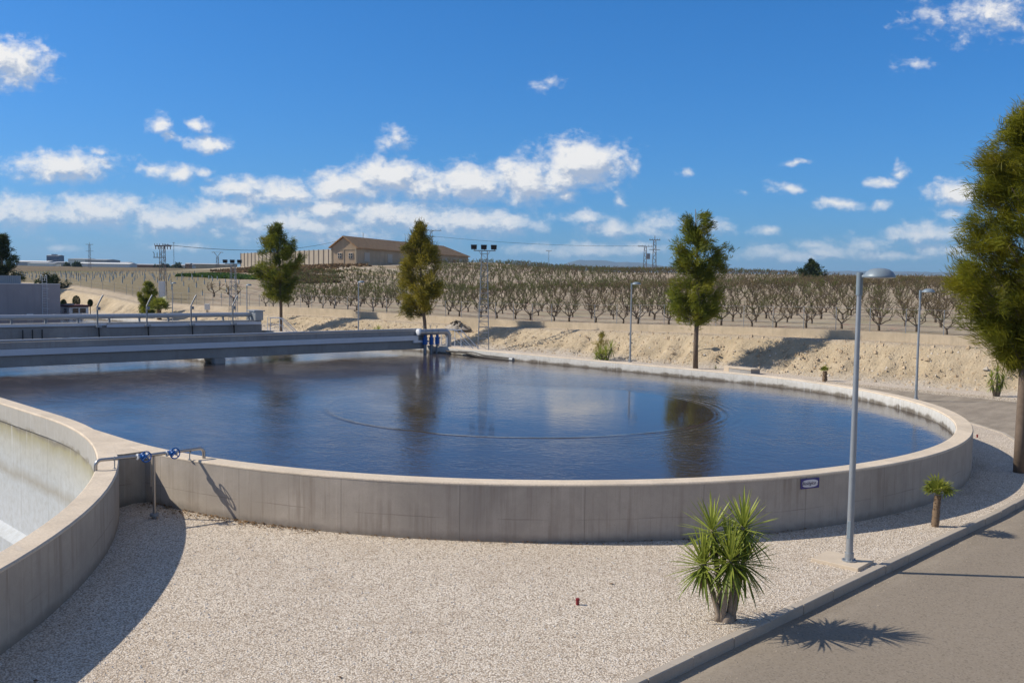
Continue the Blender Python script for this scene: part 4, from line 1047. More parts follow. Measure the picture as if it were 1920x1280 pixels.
# ------------------------------------------------------------------ orchard
def orchard_mesh(seed, full=True):
    rr = random.Random(seed); wood = MB(); bud = MB()
    n_t, n_s = (5, 4) if full else (3, 3)
    wood.tube([(0,0,-.1),(rr.gauss(0,.03),rr.gauss(0,.03),.28),(rr.gauss(0,.04),rr.gauss(0,.04),.52)], [.11,.09,.095], 6 if full else 4, False)
    nl = rr.randint(4,5) if full else 4; a0 = rr.uniform(0,2*PI)
    def twig(p, d, L, r, lvl):
        q = p + d*L + Vector((0,0,.06*L))
        mid_ = p.lerp(q,.5)+Vector((rr.gauss(0,.04),rr.gauss(0,.04),rr.gauss(0,.03)))*L*1.5
        wood.tube([tuple(p),tuple(mid_),tuple(q)], [r,r*.8,r*.55], n_t if lvl < 2 else 3, False)
        return mid_, q
    for k in range(nl):
        a = a0+2*PI*k/nl+rr.gauss(0,.2); el = math.radians(rr.uniform(22,46))
        d = Vector((math.cos(a)*math.cos(el), math.sin(a)*math.cos(el), math.sin(el)))
        m1, e1 = twig(Vector((0,0,.45)), d, rr.uniform(.75,1.05), .048, 0)
        for j in range(2):
            b = m1.lerp(e1, rr.uniform(.2,1)); el2 = math.radians(rr.uniform(30,80)); a2 = a+rr.gauss(0,1.0)
            d2 = Vector((math.cos(a2)*math.cos(el2), math.sin(a2)*math.cos(el2), math.sin(el2)))
            m2, e2 = twig(b, d2, rr.uniform(.5,.95), .026, 1)
            for q in range(4 if full else 3):
                b3 = m2.lerp(e2, rr.uniform(-.6,1)); a3 = rr.uniform(0,2*PI); el3 = math.radians(rr.uniform(10,88))
                d3 = Vector((math.cos(a3)*math.cos(el3), math.sin(a3)*math.cos(el3), math.sin(el3)))
                m3, e3 = twig(b3, d3, rr.uniform(.3,.75), .011 if full else .017, 2)
                for l in range(10 if full else 9):
                    p = b3.lerp(e3, rr.uniform(.1,1))+Vector((rr.gauss(0,.03),rr.gauss(0,.03),rr.gauss(0,.03))); s = rr.uniform(.035,.07)*(1 if full else 1.8); t = Vector((rr.gauss(0,1),rr.gauss(0,1),rr.gauss(0,1))).normalized(); o_ = t.orthogonal().normalized()*s*.45
                    bud.add([p-o_, p+t*s-o_*.2, p+t*s*1.1, p+o_], [(0,1,2,3)], rr.random())
    return wood, bud
spots = []
camx, camy = 22.06, -22.42
rows = [32.5]
while rows[-1] < 232: rows.append(rows[-1] + (5.0 if rows[-1] < 130 else 6.0))
for r_i, v in enumerate(rows):
    du = 2.18 if v < 90 else 2.6
    for k in range(-90, 110):
        u = -13.23 + du*k + (0 if v < 90 else .3)
        lat = (u-camx)*VR[0]+(v-camy)*VR[1]; dep = (u-camx)*VF[0]+(v-camy)*VF[1]
        if dep < 20 or abs(lat/dep) > .60: continue
        lim = camx - .9*(v-camy)/.513
        if u < lim + 1.5*vnoise(np.array([v*.7]))[0]*4 or hillfac(u, v) > (.16 if lat/dep < -.085 else .86): continue
        if rng.random() < .035: continue
        uu = u + rng.gauss(0,.16); vv = v + rng.gauss(0,.25)
        spots.append((dep, uu, vv, lat/dep))
spots.sort()
inview = [s for s in spots if abs(s[3]) < .565]
near = inview[:296]; nearset = set(near); far = [s for s in spots if s not in nearset]
protos = []
OL = 'bare pruned orchard tree with a short trunk in the front orchard rows'
for k in range(6):
    w, b = orchard_mesh(100+k)
    T = thing('orchard_tree', OL, 'fruit tree', (0,0,0), 0, 'bare fruit trees in the front orchard rows')
    w.build('trunk', M['wood_orch'], T, True); b.build('crown', M['bud'] if k % 2 else M['bud_brown'], T); protos.append(T)
used = set()
for i, (dep, u, v, sl) in enumerate(near):
    k = rng.randrange(6) if sl > .05 else rng.choice((1,3,5,1,3,rng.randrange(6)))
    P = protos[k]; z = TZ(u, v); rz = rng.uniform(0,2*PI); sc = rng.uniform(.66,.90)
    if k not in used: used.add(k); P.location = (u,v,z); P.rotation_euler.z = rz; P.scale = (sc,sc,sc)
    else: dup(P, (u,v,z), rz, sc)
for k in range(6):
    if k not in used:
        for c in list(protos[k].children): bpy.data.objects.remove(c)
        bpy.data.objects.remove(protos[k])
def mass(name, label, cat, spots_, seeds, zf=TZ):
    pv = []
    for s in seeds:
        w, b = orchard_mesh(s, False); out = []
        for mb in (w, b):
            tri = []
            for f in mb.f: tri += [f] if len(f) == 4 else [f[:3]+(f[2],)] if len(f) == 3 else []
            out.append((np.array(mb.v), np.array(tri), np.array([c if c is not None else .5 for c in mb.c])))
        pv.append(out)
    V_, F_, MI, TI = [], [], [], []; off = 0
    for (dep, u, v, sl) in spots_:
        out = pv[rng.randrange(len(pv))]; a = rng.uniform(0,2*PI); ca, sa_ = math.cos(a), math.sin(a); sc = rng.uniform(.72,1.0); z = zf(u, v)
        green = np.clip(.72 - (sl-.0)*1.6 + rng.gauss(0,.25), 0, 1)
        for pi, (vv, ff, tt) in enumerate(out):
            x = (vv[:,0]*ca-vv[:,1]*sa_)*sc+u; y = (vv[:,0]*sa_+vv[:,1]*ca)*sc+v
            V_.append(np.stack([x, y, vv[:,2]*sc+z], 1)); F_.append(ff+off); off += len(vv)
            MI.append(np.full(len(ff), 0 if pi == 0 else (1 if rng.random() < green else 2))); TI.append(tt)
    V_ = np.concatenate(V_); F_ = np.concatenate(F_); MI = np.concatenate(MI); TI = np.concatenate(TI)
    me = bpy.data.meshes.new(name); me.vertices.add(len(V_)); me.vertices.foreach_set('co', V_.ravel())
    me.loops.add(F_.size); me.loops.foreach_set('vertex_index', F_.ravel()); me.polygons.add(len(F_))
    me.polygons.foreach_set('loop_start', np.arange(len(F_))*4); me.polygons.foreach_set('loop_total', np.full(len(F_),4))
    me.polygons.foreach_set('material_index', MI.astype(np.int32)); me.update()
    at = me.attributes.new('tint','FLOAT','FACE'); at.data.foreach_set('value', TI.astype(np.float32))
    for mm in (M['wood_orch'], M['bud'], M['bud_brown']): me.materials.append(mm)
    o = bpy.data.objects.new(name, me); COL.objects.link(o); return tag(o, label, cat, kind='stuff')
mass('orchard', 'far rows of bare orchard trees running up to the skyline', 'orchard', far, (201,202,203,204,205))
print('orchard', len(near), len(far))
# a few older bare trees left of the orchard
for (u, v, sc, l) in ((-86,36,1.5,'wide bare tree left of the orchard above the bank'),(-99,40,1.35,'bare spreading tree beside the pylon foot'),(-112,58,1.3,'bare brown tree at the left end of the green strip')):
    w, b = orchard_mesh(300+int(-u)); T = thing('bare_tree', l, 'tree', (u, v, TZ(u,v))); T.scale = (sc,sc,sc*.85)
    w.build('trunk', M['wood_orch'], T, True); b.build('crown', M['bud_brown'], T)

# ------------------------------------------------------------------ vines in blue guards on the left plain
mb0 = MB(); mb0.tube([(0,0,0),(0,0,.62)], .075, 6, c=0); mb0.tube([(0,0,.6),(.05,0,.95)], [.04,.015], 4, c=1)
vines = []
for r_i in range(26):
    v = 40 + r_i*5.2
    for k in range(60):
        u = -84 - k*4.6 - r_i*3
        lat = (u-camx)*VR[0]+(v-camy)*VR[1]; dep = (u-camx)*VF[0]+(v-camy)*VF[1]; s = lat/dep
        if dep > 330 or s < -.53 or s > -.285 or hillfac(u, v) > .1: continue
        vines.append((dep, u+rng.gauss(0,.3), v+rng.gauss(0,.3)))
vines.sort(); vm = mb0.mesh('vine_guard', [M['guard'], M['bud_brown']])
for dep, u, v in vines[:280]:
    o = bpy.data.objects.new('young_vine', vm); COL.objects.link(o); o.location = (u, v, TZ(u, v)-.02); s = rng.uniform(.8,1.25); o.scale = (s,s,s)
    tag(o, 'young vine in a pale blue tube guard on the left plain', 'vine', 'young vines in blue guards')
print('vines', len(vines))
# grass strip and brown scrub near the hill
def tuftfield(name, label, cat, m_, regions, n, h, w):
    mb = MB()
    for k in range(n):
        u0,u1,v0,v1 = regions[rng.randrange(len(regions))]; u = rng.uniform(u0,u1); v = rng.uniform(v0,v1); z = TZ(u,v); hh = h*rng.uniform(.5,1.3); c = rng.random()
        for j in range(4):
            a = rng.uniform(0,2*PI); mb.add([(u+w*math.cos(a),v+w*math.sin(a),z-.05),(u-w*math.cos(a),v-w*math.sin(a),z-.05),(u+rng.gauss(0,w),v+rng.gauss(0,w),z+hh)], [(0,1,2)], c)
    tag(mb.build(name, m_), label, cat, kind='stuff')
tuftfield('grass', 'strip of fresh green grass left of the orchard', 'grass', M['grass'], [(-168,-150,67,74),(-152,-134,66,73)], 2400, .6, .4)
tuftfield('dry_scrub', 'brown dry scrub below the panel wall and warehouse', 'scrub', M['dry'], [(-190,-150,84,100),(-185,-160,92,112),(-150,-130,70,84),(-215,-185,98,112),(-128,-118,64,74)], 2200, .55, .4)
for k, (u, v, l) in enumerate(((9.4,27.6,'small yellow weed tuft on the bank right of the road lamp'),(-8.6,25.2,'small green weed at the bank foot by the lone tree'))):
    t_ = thing('weed', l, 'weed', (u, v, TZ(u,v)-.02)); mb = MB(); rosette(mb, (0,0,.1), 40, .3, .03); mb.build('leaves', M['palm'], t_)
gh = thing('gravel_heap', 'small grey gravel heap on the bank behind the clad pipe', 'heap', (-36.2,29.2,1.0)); mb = MB()
n = 40; mb.lathe([(1.35*(1-f)**.9, .62*f) for f in (0,.2,.4,.6,.8,.95,1)], n)
mb.v = [(x+.12*rng.gauss(0,1)*(z<.9), y*.8+.12*rng.gauss(0,1)*(z<.9), z+.05*rng.gauss(0,1)) for x,y,z in mb.v]; mb.build('pile', M['heap'], gh, True)

# ------------------------------------------------------------------ warehouse on the hill
A = (-168.6, 113.4); G = (-181.0, 115.4); B = (-201.3, 180.0)
lx = math.hypot(B[0]-A[0], B[1]-A[1]); ang = math.atan2(B[1]-A[1], B[0]-A[0])
wz = 7.1
wh = thing('warehouse', 'long sandy walled warehouse with brown tiled roof on the hill', 'warehouse', (A[0], A[1], wz), ang)
Wd = 7.0; He = 5.6; Hr = 8.1; base = -3
# local: x along the long wall, y to the left (gable from y=0 to y=Wd)
m = MB(); m.add([(0,0,base),(lx,0,base),(lx,Wd,base),(0,Wd,base),(0,0,He),(lx,0,He),(lx,Wd,He),(0,Wd,He),(0,Wd/2,Hr-.1),(lx-12,Wd/2,Hr-.2)],
   [(0,1,5,4),(1,2,6,9,5),(2,3,7,6),(3,0,4,8,7)]); m.build('wall', M['render'], wh)
m = MB(); e = .5
for s in (0, 1):
    ye = -e if s == 0 else Wd+e; ze = He-.25
    a = [(-e,ye,ze),(lx+e,ye,ze),(lx+e-12.5,Wd/2,Hr+.1),(-e,Wd/2,Hr+.1)]
    a2 = [(x,y,z+.25) for x,y,z in a]
    m.add(a+a2, [(0,3,2,1),(4,5,6,7),(0,1,5,4),(1,2,6,5),(2,3,7,6),(3,0,4,7)])
m.add([(lx+e,-e,He),(lx+e,Wd+e,He),(lx+e-12.5,Wd/2,Hr+.35)], [(0,1,2)])
m.build('roof', M['roof'], wh)
m = MB(); m.box(-.08,0,0,Wd,5.0,5.12); m.box(-.08,0,Wd/2-.1,Wd/2+.1,1.6,5.0); m.box(-.08,0,.0,.35,base,He); m.box(-.08,0,Wd-.35,Wd,base,He); m.build('pilaster', M['plinth'], wh)
def win(y0, y1, z0, z1, face, gm_):
    f = MB(); g_ = MB()
    if face == 'g':
        f.box(-.10,.02,y0-.16,y1+.16,z0-.16,z1+.16); g_.box(-.14,-.09,y0,y1,z0,z1)
        w_ = f.build('window', M['frame'], wh); g_.build('pane', gm_, w_)
        k = MB(); k.box(-.17,-.13,(y0+y1)/2-.06,(y0+y1)/2+.06,z0,z1); k.box(-.17,-.13,y0,y1,(z0+z1)/2-.06,(z0+z1)/2+.06); k.build('glazing_bar', M['frame'], w_)
    else:
        f.box(y0-.2,y1+.2,-.10,.02,z0-.2,z1+.2); g_.box(y0,y1,-.14,-.09,z0,z1)
        w_ = f.build('window', M['frame'] if gm_ is not M['blocked'] else M['blocked'], wh); g_.build('pane', gm_, w_)
win(1.1,2.0,3.0,4.1,'g',M['window']); win(4.1,5.0,3.0,4.1,'g',M['window'])
for x, mm in ((4.2,'blocked'),(17,'blocked'),(30,'window'),(40,'window'),(49.0,'window'),(55.5,'blocked'),(61.0,'shutter'),(66.3,'blocked')): win(x, x+2.4, 2.4, 4.3, 'l', M[mm])
m = MB(); m.box(38, lx+.4, -2.6, .02, 1.3, 1.75); m.build('ledge', M['cabin'], wh)
m = MB(); m.box(39, lx, -1.8, -.02, base, 1.28); m.build('lean_to', M['plinth'], wh)
m = MB()
for x in (10, 35, 52): m.tube([(x,Wd/2,Hr),(x,Wd/2,Hr+1.6)], .06, 5)
m.build('vent_pole', M['pole'], wh)
# concrete panel wall left of the warehouse
pa, pb = (-252.5,128.5), (-184.5,117.6)
pl = math.hypot(pb[0]-pa[0], pb[1]-pa[1]); pwall = thing('panel_wall', 'tall grey concrete panel wall left of the warehouse', 'wall', (pa[0], pa[1], 6.6), math.atan2(pb[1]-pa[1], pb[0]-pa[0]))
m = MB(); m.box(0, pl, 0, .25, 1.75, 6.0); m.build('panels', M['panel'], pwall)
m = MB(); m.box(-.4, pl+.2, -.35, .3, -3, 1.75); m.build('plinth', M['plinth'], pwall)
npst = 22
for k in range(npst+1):
    m = MB(); x = pl*k/npst; m.box(x-.16, x+.16, -.16, 0, 1.75, 6.1); m.build('post', M['pole'], pwall)
m = MB(); m.box(pl+.2, pl+4.4, -.5, .6, -2, 6.6); m.build('end_pier', M['render'], pwall)
sl = thing('track_edge', 'pale concrete track edge below the warehouse', 'kerb wall', (-140,92,0)); m = MB()
for k in range(20):
    a = (-160+k*2.1, 98-.25*k); b = (-160+(k+1)*2.1, 98-.25*(k+1)); za = TZ(*a)+.35; zb = TZ(*b)+.35
    m.add([(a[0]+140,a[1]-92,za-2),(b[0]+140,b[1]-92,zb-2),(b[0]+140,b[1]-92,zb),(a[0]+140,a[1]-92,za),(a[0]+140,a[1]-89.5,za),(b[0]+140,b[1]-89.5,zb)], [(0,1,2,3),(3,2,5,4)])
m.build('edge', M['lowwall'], sl)

# ------------------------------------------------------------------ floodlight towers
def flood(loc, label, h, detail=True, rz=0):
    T = thing('floodlight_tower', label, 'floodlight tower', loc, rz, 'lattice floodlight towers')
    hw0, hw1 = .40, .20
    w = lambda z: hw0+(hw1-hw0)*z/h
    for sx, sy in ((1,1),(1,-1),(-1,1),(-1,-1)):
        m = MB(); m.tube([(sx*w(0),sy*w(0),-.1),(sx*w(h),sy*w(h),h)], .026, 5); m.build('leg', M['galv'], T)
    m = MB(); nz = 17
    for k in range(1, nz+1):
        z = h*k/(nz+.5); a = w(z)
        for p, q in (((a,a),(a,-a)),((a,-a),(-a,-a)),((-a,-a),(-a,a)),((-a,a),(a,a))): m.tube([(p[0],p[1],z),(q[0],q[1],z)], .016, 4)
        z2 = h*(k-1)/(nz+.5); a2 = w(z2)
        sgn = 1 if k % 2 else -1
        m.tube([(a2*sgn,-a2,z2),(-a*sgn,-a,z)], .012, 4); m.tube([(a2,a2*sgn,z2),(a,-a*sgn,z)], .012, 4)
    m.build('bracing', M['galv'], T)
    m = MB(); m.tube([(-.80,0,h+.02),(.80,0,h+.02)], .035, 6); m.tube([(-.4,0,h+.0),(-.16,0,h-.4)], .016, 5); m.tube([(.4,0,h),(.16,0,h-.4)], .016, 5); m.build('crossbar', M['galv_dark'], T)
    for x in (-.72, 0, .72):
        m = MB(); vs_ = [(-.2,-.10,-.16),(.2,-.10,-.16),(.2,.10,-.12),(-.2,.10,-.12),(-.22,-.16,.18),(.22,-.16,.18),(.22,.06,.18),(-.22,.06,.18)]
        m.add([(x+a_-.05,b_-.05,h+.26+c_) for a_,b_,c_ in vs_], [(0,3,2,1),(4,5,6,7),(0,1,5,4),(1,2,6,5),(2,3,7,6),(3,0,4,7)]); m.tube([(x,0,h),(x,0,h+.15)], .03, 6)
        f = m.build('floodlight', M['lamp'], T)
        m = MB(); m.add([(x-.24,-.215,h+.11),(x+.14,-.215,h+.11),(x+.15,-.265,h+.42),(x-.26,-.265,h+.42)], [(0,1,2,3)]); m.build('glass', M['dark'], f)
ra = math.atan2(VR[1], VR[0])
flood((-27.8,24.35,0), 'nearer lattice floodlight tower with three lamps behind the tank', 7.15, True, ra)
flood((-64.5,24.3,-.6), 'farther lattice floodlight tower with three lamps beyond the far bridge', 6.9, True, ra)

# ------------------------------------------------------------------ pylons and wires
def lattice(m, h, w0, w1, n, z0=0):
    w = lambda z: w0+(w1-w0)*(z-z0)/(h-z0)
    for sx, sy in ((1,1),(1,-1),(-1,1),(-1,-1)): m.tube([(sx*w(z0),sy*w(z0),z0),(sx*w(h),sy*w(h),h)], .05*w0/.45, 4)
    for k in range(n):
        za = z0+(h-z0)*k/n; zb = z0+(h-z0)*(k+1)/n; a, b = w(za), w(zb); s = 1 if k % 2 else -1
        m.tube([(-a*s,-a,za),(b*s,-b,zb)], .03*w0/.45, 4); m.tube([(a,-a*s,za),(b,b*s,zb)], .03*w0/.45, 4); m.tube([(-a*s,a,za),(b*s,b,zb)], .03*w0/.45, 4)
pz = TZ(-100, 33)
py = thing('power_pylon', 'lattice power pylon with transformer boxes left of the palm', 'pylon', (-100,33.2,pz-.3), ra)
m = MB(); lattice(m, 7.3, .40, .26, 13); m.build('tower', M['pole'], py)
m = MB(); m.box(-1.0,1.2,-.12,.12,7.22,7.38); m.box(-1.2,.1,-.1,.1,5.7,5.8); m.build('crossarm', M['pole'], py)
m = MB()
for x in (-.9,-.55,-.2,.3,.65,1.05): m.tube([(x,0,7.22),(x+.03,-.05,6.85)], .055, 6); m.tube([(x*.9-.2,-.05,7.38),(x*.9-.2,-.05,7.6)], .035, 5)
m.tube([(-1.1,-.05,5.8),(-1.1,-.05,6.3),(-1.25,-.05,6.5)], .04, 5); m.tube([(-.7,-.05,5.8),(-.7,-.05,6.4)], .04, 5)
m.build('insulator', M['black_iron'], py)
m = MB(); m.box(-.1,.62,-1.25,-.7,-.3,2.6); m.build('cabinet', M['plastic_white'], py, bevel=.02)
cb = thing('meter_cabinet', 'small white cabinet post on the berm right of the palm', 'cabinet', (-78.5,28.6,TZ(-78.5,28.6)-.05), ra)
m = MB(); m.box(-.28,.28,-.15,.15,.35,1.05); m.build('box', M['plastic_white'], cb, bevel=.02); m = MB(); m.box(-.1,.1,-.1,.1,0,.35); m.build('stand', M['slab'], cb)
def tpole(loc, label, h, arm, kind='t', r=.16, box=False):
    T = thing('power_pole', label, 'power pole', loc, ra)
    m = MB(); lattice(m, h, .55 if kind != 'thin' else .25, .32 if kind != 'thin' else .15, 10); m.build('tower', M['pole'], T)
    m = MB()
    if kind == 'y':
        m.tube([(-arm,0,h+1.6),(-arm*.6,0,h+1.7),(0,0,h),(arm*.6,0,h+1.7),(arm,0,h+1.6)], .12, 5); m.tube([(-arm*.6,0,h+1.7),(arm*.6,0,h+1.7)], .05, 4)
    else:
        m.box(-arm,arm,-.12,.12,h-.05,h+.12)
        if kind == 'cross': m.box(-arm,arm,-.12,.12,h*.72,h*.72+.15); m.tube([(0,0,h),(0,0,h+1.2)], .1, 5)
        for x in (-arm*.9,-arm*.45,0,arm*.45,arm*.9): m.tube([(x,0,h+.1),(x,0,h+.45)], .06, 5)
    m.build('crossarm', M['pole'], T)
    if box: m = MB(); m.box(.5,1.5,-.5,.5,h*.55,h*.75); m.build('transformer', M['galv_dark'], T)
tpole((-233.2,191.2,8), 'lattice power pole rising behind the warehouse roof', 14.3, 3.6)
tpole((-161.4,220,TZ(-161.4,220)-.5), 'short power pole with transformer right of the mountains', 9.2-.3, 2.3, 't', .16, True)
tpole((-135.2,189.6,TZ(-135.2,189.6)-.5), 'taller cross shaped power pole beside the lone tree', 9.6, 1.5, 'cross')
tpole((-492.4,172,TZ(-492.4,172)), 'distant cross shaped pole over the far sheds', 12.5, 2.0, 'cross')
tpole((-304.3,147.4,TZ(-304.3,147.4)-.5), 'distant fork topped power pole left of the panel wall', 6.0, 2.1, 'y')
tpole((-557.3,249,TZ(-557.3,249)), 'thin distant mast right of the lattice pylon', 16, .6, 'thin')
tpole((-250,270,TZ(-250,270)-.5), 'small distant pole before the mountains', 9.5, 1.2, 'thin')
def wire(a, b, sag, label):
    m = MB(); n = 24; pts = []
    for k in range(n+1):
        f = k/n; pts.append(tuple(a[i]*(1-f)+b[i]*f - (sag*4*f*(1-f) if i == 2 else 0) for i in range(3)))
    m.tube(pts, .035, 4, False); tag(m.build('power_line', M['black_iron']), label, 'power line')
wire((-100.0,33.2,pz+7.2), (-182,118,15.0), 1.6, 'thin power line from the left pylon towards the warehouse gable')
wire((-186,150,17.6), (-161.4,220,TZ(-161.4,220)+8.6), 1.0, 'thin power line sloping from warehouse roof over the orchard')

# ------------------------------------------------------------------ buildings on the left
gb = thing('grey_building', 'plain grey flat roofed building at the left edge', 'building', (-77.5,12.25,0), PI/2)
m = MB(); m.box(-30,0,0,14,-.3,4.02); m.build('wall', M['grey_bld'], gb)
m = MB()
for k in range(150):
    x = -29+k*.17; m.box(x, x+.085, .5, .58, 4.02, 4.85); m.box(x+.085, x+.17, .54, .58, 4.02, 4.85)
m.build('corrugated_parapet', M['corr'], gb)
m = MB(); m.box(-30.05,.05,-.04,.3,4.02,4.09); m.build('coping', M['cabin'], gb)
m = MB(); m.box(-3.2,-2.6,-.05,-.002,.9,1.1); m.build('notice_plate', M['white_paint'], gb)
ld = thing('roof_ladder', 'white cat ladder fixed up the grey building wall', 'ladder', (-77.5,10.75,0), PI/2)
for x in (-.22, .22):
    m = MB(); m.tube([(x,-.06,.2),(x,-.06,4.9),(x,.35,4.95),(x,.55,4.4)], .022, 6); m.build('side_rail', M['white_paint'], ld)
m = MB()
for k in range(18): m.tube([(-.22,-.06,.4+k*.25),(.22,-.06,.4+k*.25)], .014, 5)
m.build('rungs', M['white_paint'], ld)
m = MB()
for z in (1.6, 2.6, 3.6): m.tube([(-.22,-.06,z),(-.3,-.45,z),(0,-.62,z),(.3,-.45,z),(.22,-.06,z)], .012, 5)
m.build('hoops', M['white_paint'], ld)
kb = thing('cabin', 'small white flat roofed cabin with dark windows beside the grey building', 'cabin', (-78.9,13.6,0), PI/2)
m = MB(); m.box(0,1.95,0,2.8,-.2,1.68); m.build('wall', M['cabin'], kb)
m = MB(); m.box(-.12,2.05,-.15,2.95,1.68,1.88); m.build('roof', M['cabin_roof'], kb)
for x in (.32,1.06):
    m = MB(); m.box(x-.05,x+.65,-.03,0,1.02,1.60); w_ = m.build('window', M['white_paint'], kb)
    m = MB(); m.box(x,x+.60,-.045,-.028,1.06,1.56); m.build('pane', M['window'], w_)
m = MB(); m.box(-.03,0,.5,1.5,1.02,1.60); w_ = m.build('window', M['white_paint'], kb)
m = MB(); m.box(-.045,-.028,.55,1.45,1.06,1.56); m.build('pane', M['window'], w_)
m = MB(); m.box(-.1,.7,.6,.7,1.88,2.05); m.build('roof_vent', M['galv_dark'], kb)
def shed(px, name, label, cat, D, w, d, h, m_, zoff=-1, roof=None, extra=None):
    u = camx + D*(-.7067) + px*D*VR[0]; v = camy + D*.7046 + px*D*VR[1]; z = TZ(u, v)
    T = thing(name, label, cat, (u, v, z+zoff), ra); m = MB(); m.box(-w/2,w/2,0,d,0,h-zoff); m.build('wall', m_, T)
    m = MB(); r0 = h-zoff; m.add([(-w/2-.5,-.5,r0),(w/2+.5,-.5,r0),(w/2+.5,d+.5,r0),(-w/2-.5,d+.5,r0),(-w/2-.5,d/2,r0+(roof or .8)),(w/2+.5,d/2,r0+(roof or .8))], [(0,1,5,4),(2,3,4,5),(1,2,5),(3,0,4),(0,3,2,1)]); m.build('roof', M['ind_grey'] if roof is None else M['ind_white'], T)
    return T
A_ = lambda x: (x-960)/1760.4
tb = shed(A_(101), 'office_tower', 'distant blue glass office block on the left skyline', 'office block', 950, 12, 12, 10.5, M['ind_blue'])
m = MB()
for k in range(4): m.box(-6.1,6.1,-.15,-.01,2.5+k*2.4,2.9+k*2.4)
m.build('floor_band', M['ind_grey'], tb); m = MB(); m.box(-2.5,2,3,7,11.5,13.0); m.build('plant_room', M['ind_blue'], tb)
shed(A_(62), 'industrial_shed', 'low dark roofed distant shed left of the blue block', 'shed', 900, 30, 20, 3.8, M['ind_grey'], -1, 1.2)
shed(A_(78), 'industrial_shed', 'low white distant shed under the blue block', 'shed', 820, 22, 15, 2.4, M['ind_white'])
shed(A_(125), 'industrial_shed', 'low grey distant shed right of the blue block', 'shed', 840, 22, 15, 3.6, M['ind_grey'])
shed(A_(146), 'industrial_shed', 'pale tall distant hall left half of the big shed pair', 'shed', 830, 15, 30, 6.6, M['ind_white'])
shed(A_(181), 'industrial_shed', 'grey tall distant hall right half of the big shed pair', 'shed', 815, 18, 30, 6.2, M['ind_grey'])
shed(A_(196), 'industrial_shed', 'long low white greenhouse before the tall halls', 'shed', 700, 38, 15, 2.4, M['ind_white'], -1, 1.0)
shed(A_(224), 'industrial_shed', 'long low dark distant shed right of the tall halls', 'shed', 850, 16, 15, 4.0, M['ind_grey'])
shed(A_(270), 'industrial_shed', 'long brown roofed distant sheds left of the pylon', 'shed', 720, 30, 15, 2.2, M['shutter'])
shed(A_(340), 'industrial_shed', 'low white distant shed right of the pylon', 'shed', 700, 14, 12, 2.0, M['ind_white'])
shed(A_(393), 'industrial_shed', 'long low pale distant shed left of the panel wall', 'shed', 720, 34, 15, 3.0, M['plinth'])
shed(A_(352), 'industrial_shed', 'low reddish distant house between sheds', 'house', 690, 3, 6, 3.0, M['shutter'])
for k, (px, D, h, w, l) in enumerate(((147,640,3.2,2.6,'dark distant tree before the pale tall hall'),(335,690,3.4,5,'dark distant tree clump right of the pylon'),(128,700,2.2,2,'tiny dark distant tree by the blue block'),(310,720,3.0,7,'dark distant hedge behind the pylon'))):
    s = A_(px); u = camx-.7067*D+s*D*VR[0]; v = camy+.7046*D+s*D*VR[1]
    feather_tree('distant_tree', l, (u, v, TZ(u,v)-.3), [(0,0,.3),(0,h*.5,.2),(0,h,.1)], [(.2,w),(h*.6,w),(h,w*.3)], [(.2,w*1.1),(h*.6,w*.8),(h,w*.2)], 70+k, 60, 16, 1.3, .5, M['dark_leaf'])

# ------------------------------------------------------------------ mountains
MT = [(-.06,.0095),(-.03,.0125),(-.01811,.0145),(.0,.0158),(.01299,.0183),(.025,.0190),(.03843,.0209),(.04697,.0186),(.05544,.0196),(.062,.0225),(.07232,.0248),(.085,.0243),(.09497,.0245),(.112,.0226),(.125,.0231),(.13463,.0228),(.148,.0212),(.1602,.0193),(.175,.0180),(.19142,.0166),(.22,.0162),(.248,.0160),(.29,.0166),(.333,.0161),(.37,.0170),(.418,.0172),(.45,.0168),(.4745,.0175),(.52,.016),(.58,.013)]
D0 = 11000.
aa = np.linspace(-.06, .58, 420); prof = np.interp(aa, [q[0] for q in MT], [q[1] for q in MT])
prof = prof + .0006*(vnoise(aa*220, 3)-.5) + .0003*(vnoise(aa*520, 4)-.5)
dd = np.linspace(0, 1, 26); m = MB(); nD = len(dd)
for a, e in zip(aa, prof):
    for f in dd:
        D = D0 - 1700 + 3400*f; ridge = 1-abs(f-.5)*2
        hh = (5+e*D0-15)*(ridge**.8)*(1 + .25*(vnoise2(np.array([a*150]), np.array([f*9]), 6)[0]-.5)*(1-ridge)*2)
        m.v.append((camx+VF[0]*D+VR[0]*a*D, camy+VF[1]*D+VR[1]*a*D, 8+max(-6,hh)))
for i in range(len(aa)-1):
    for j in range(nD-1): m.f.append((i*nD+j,(i+1)*nD+j,(i+1)*nD+j+1,i*nD+j+1)); m.c.append(None)
tag(m.build('mountains', M['mountain'], None, True), kind='structure')

# ------------------------------------------------------------------ air
def haze(density):
    m = MB(); m.box(-14600,14600,-600,15200,-5.2,330)
    mt = bpy.data.materials.new('thin_air_haze'); mt.use_nodes = True; nt = mt.node_tree; nt.nodes.clear()
    out = nt.nodes.new('ShaderNodeOutputMaterial'); pv = nt.nodes.new('ShaderNodeVolumePrincipled')
    pv.inputs['Color'].default_value = (.48,.74,1.0,1); pv.inputs['Density'].default_value = density; pv.inputs['Anisotropy'].default_value = .1
    nt.links.new(pv.outputs[0], out.inputs['Volume'])
    o = m.build('haze', mt); tag(o, 'thin blue air that fades the mountains', 'haze', kind='stuff')
HAZE = 7e-5
if HAZE: haze(HAZE)

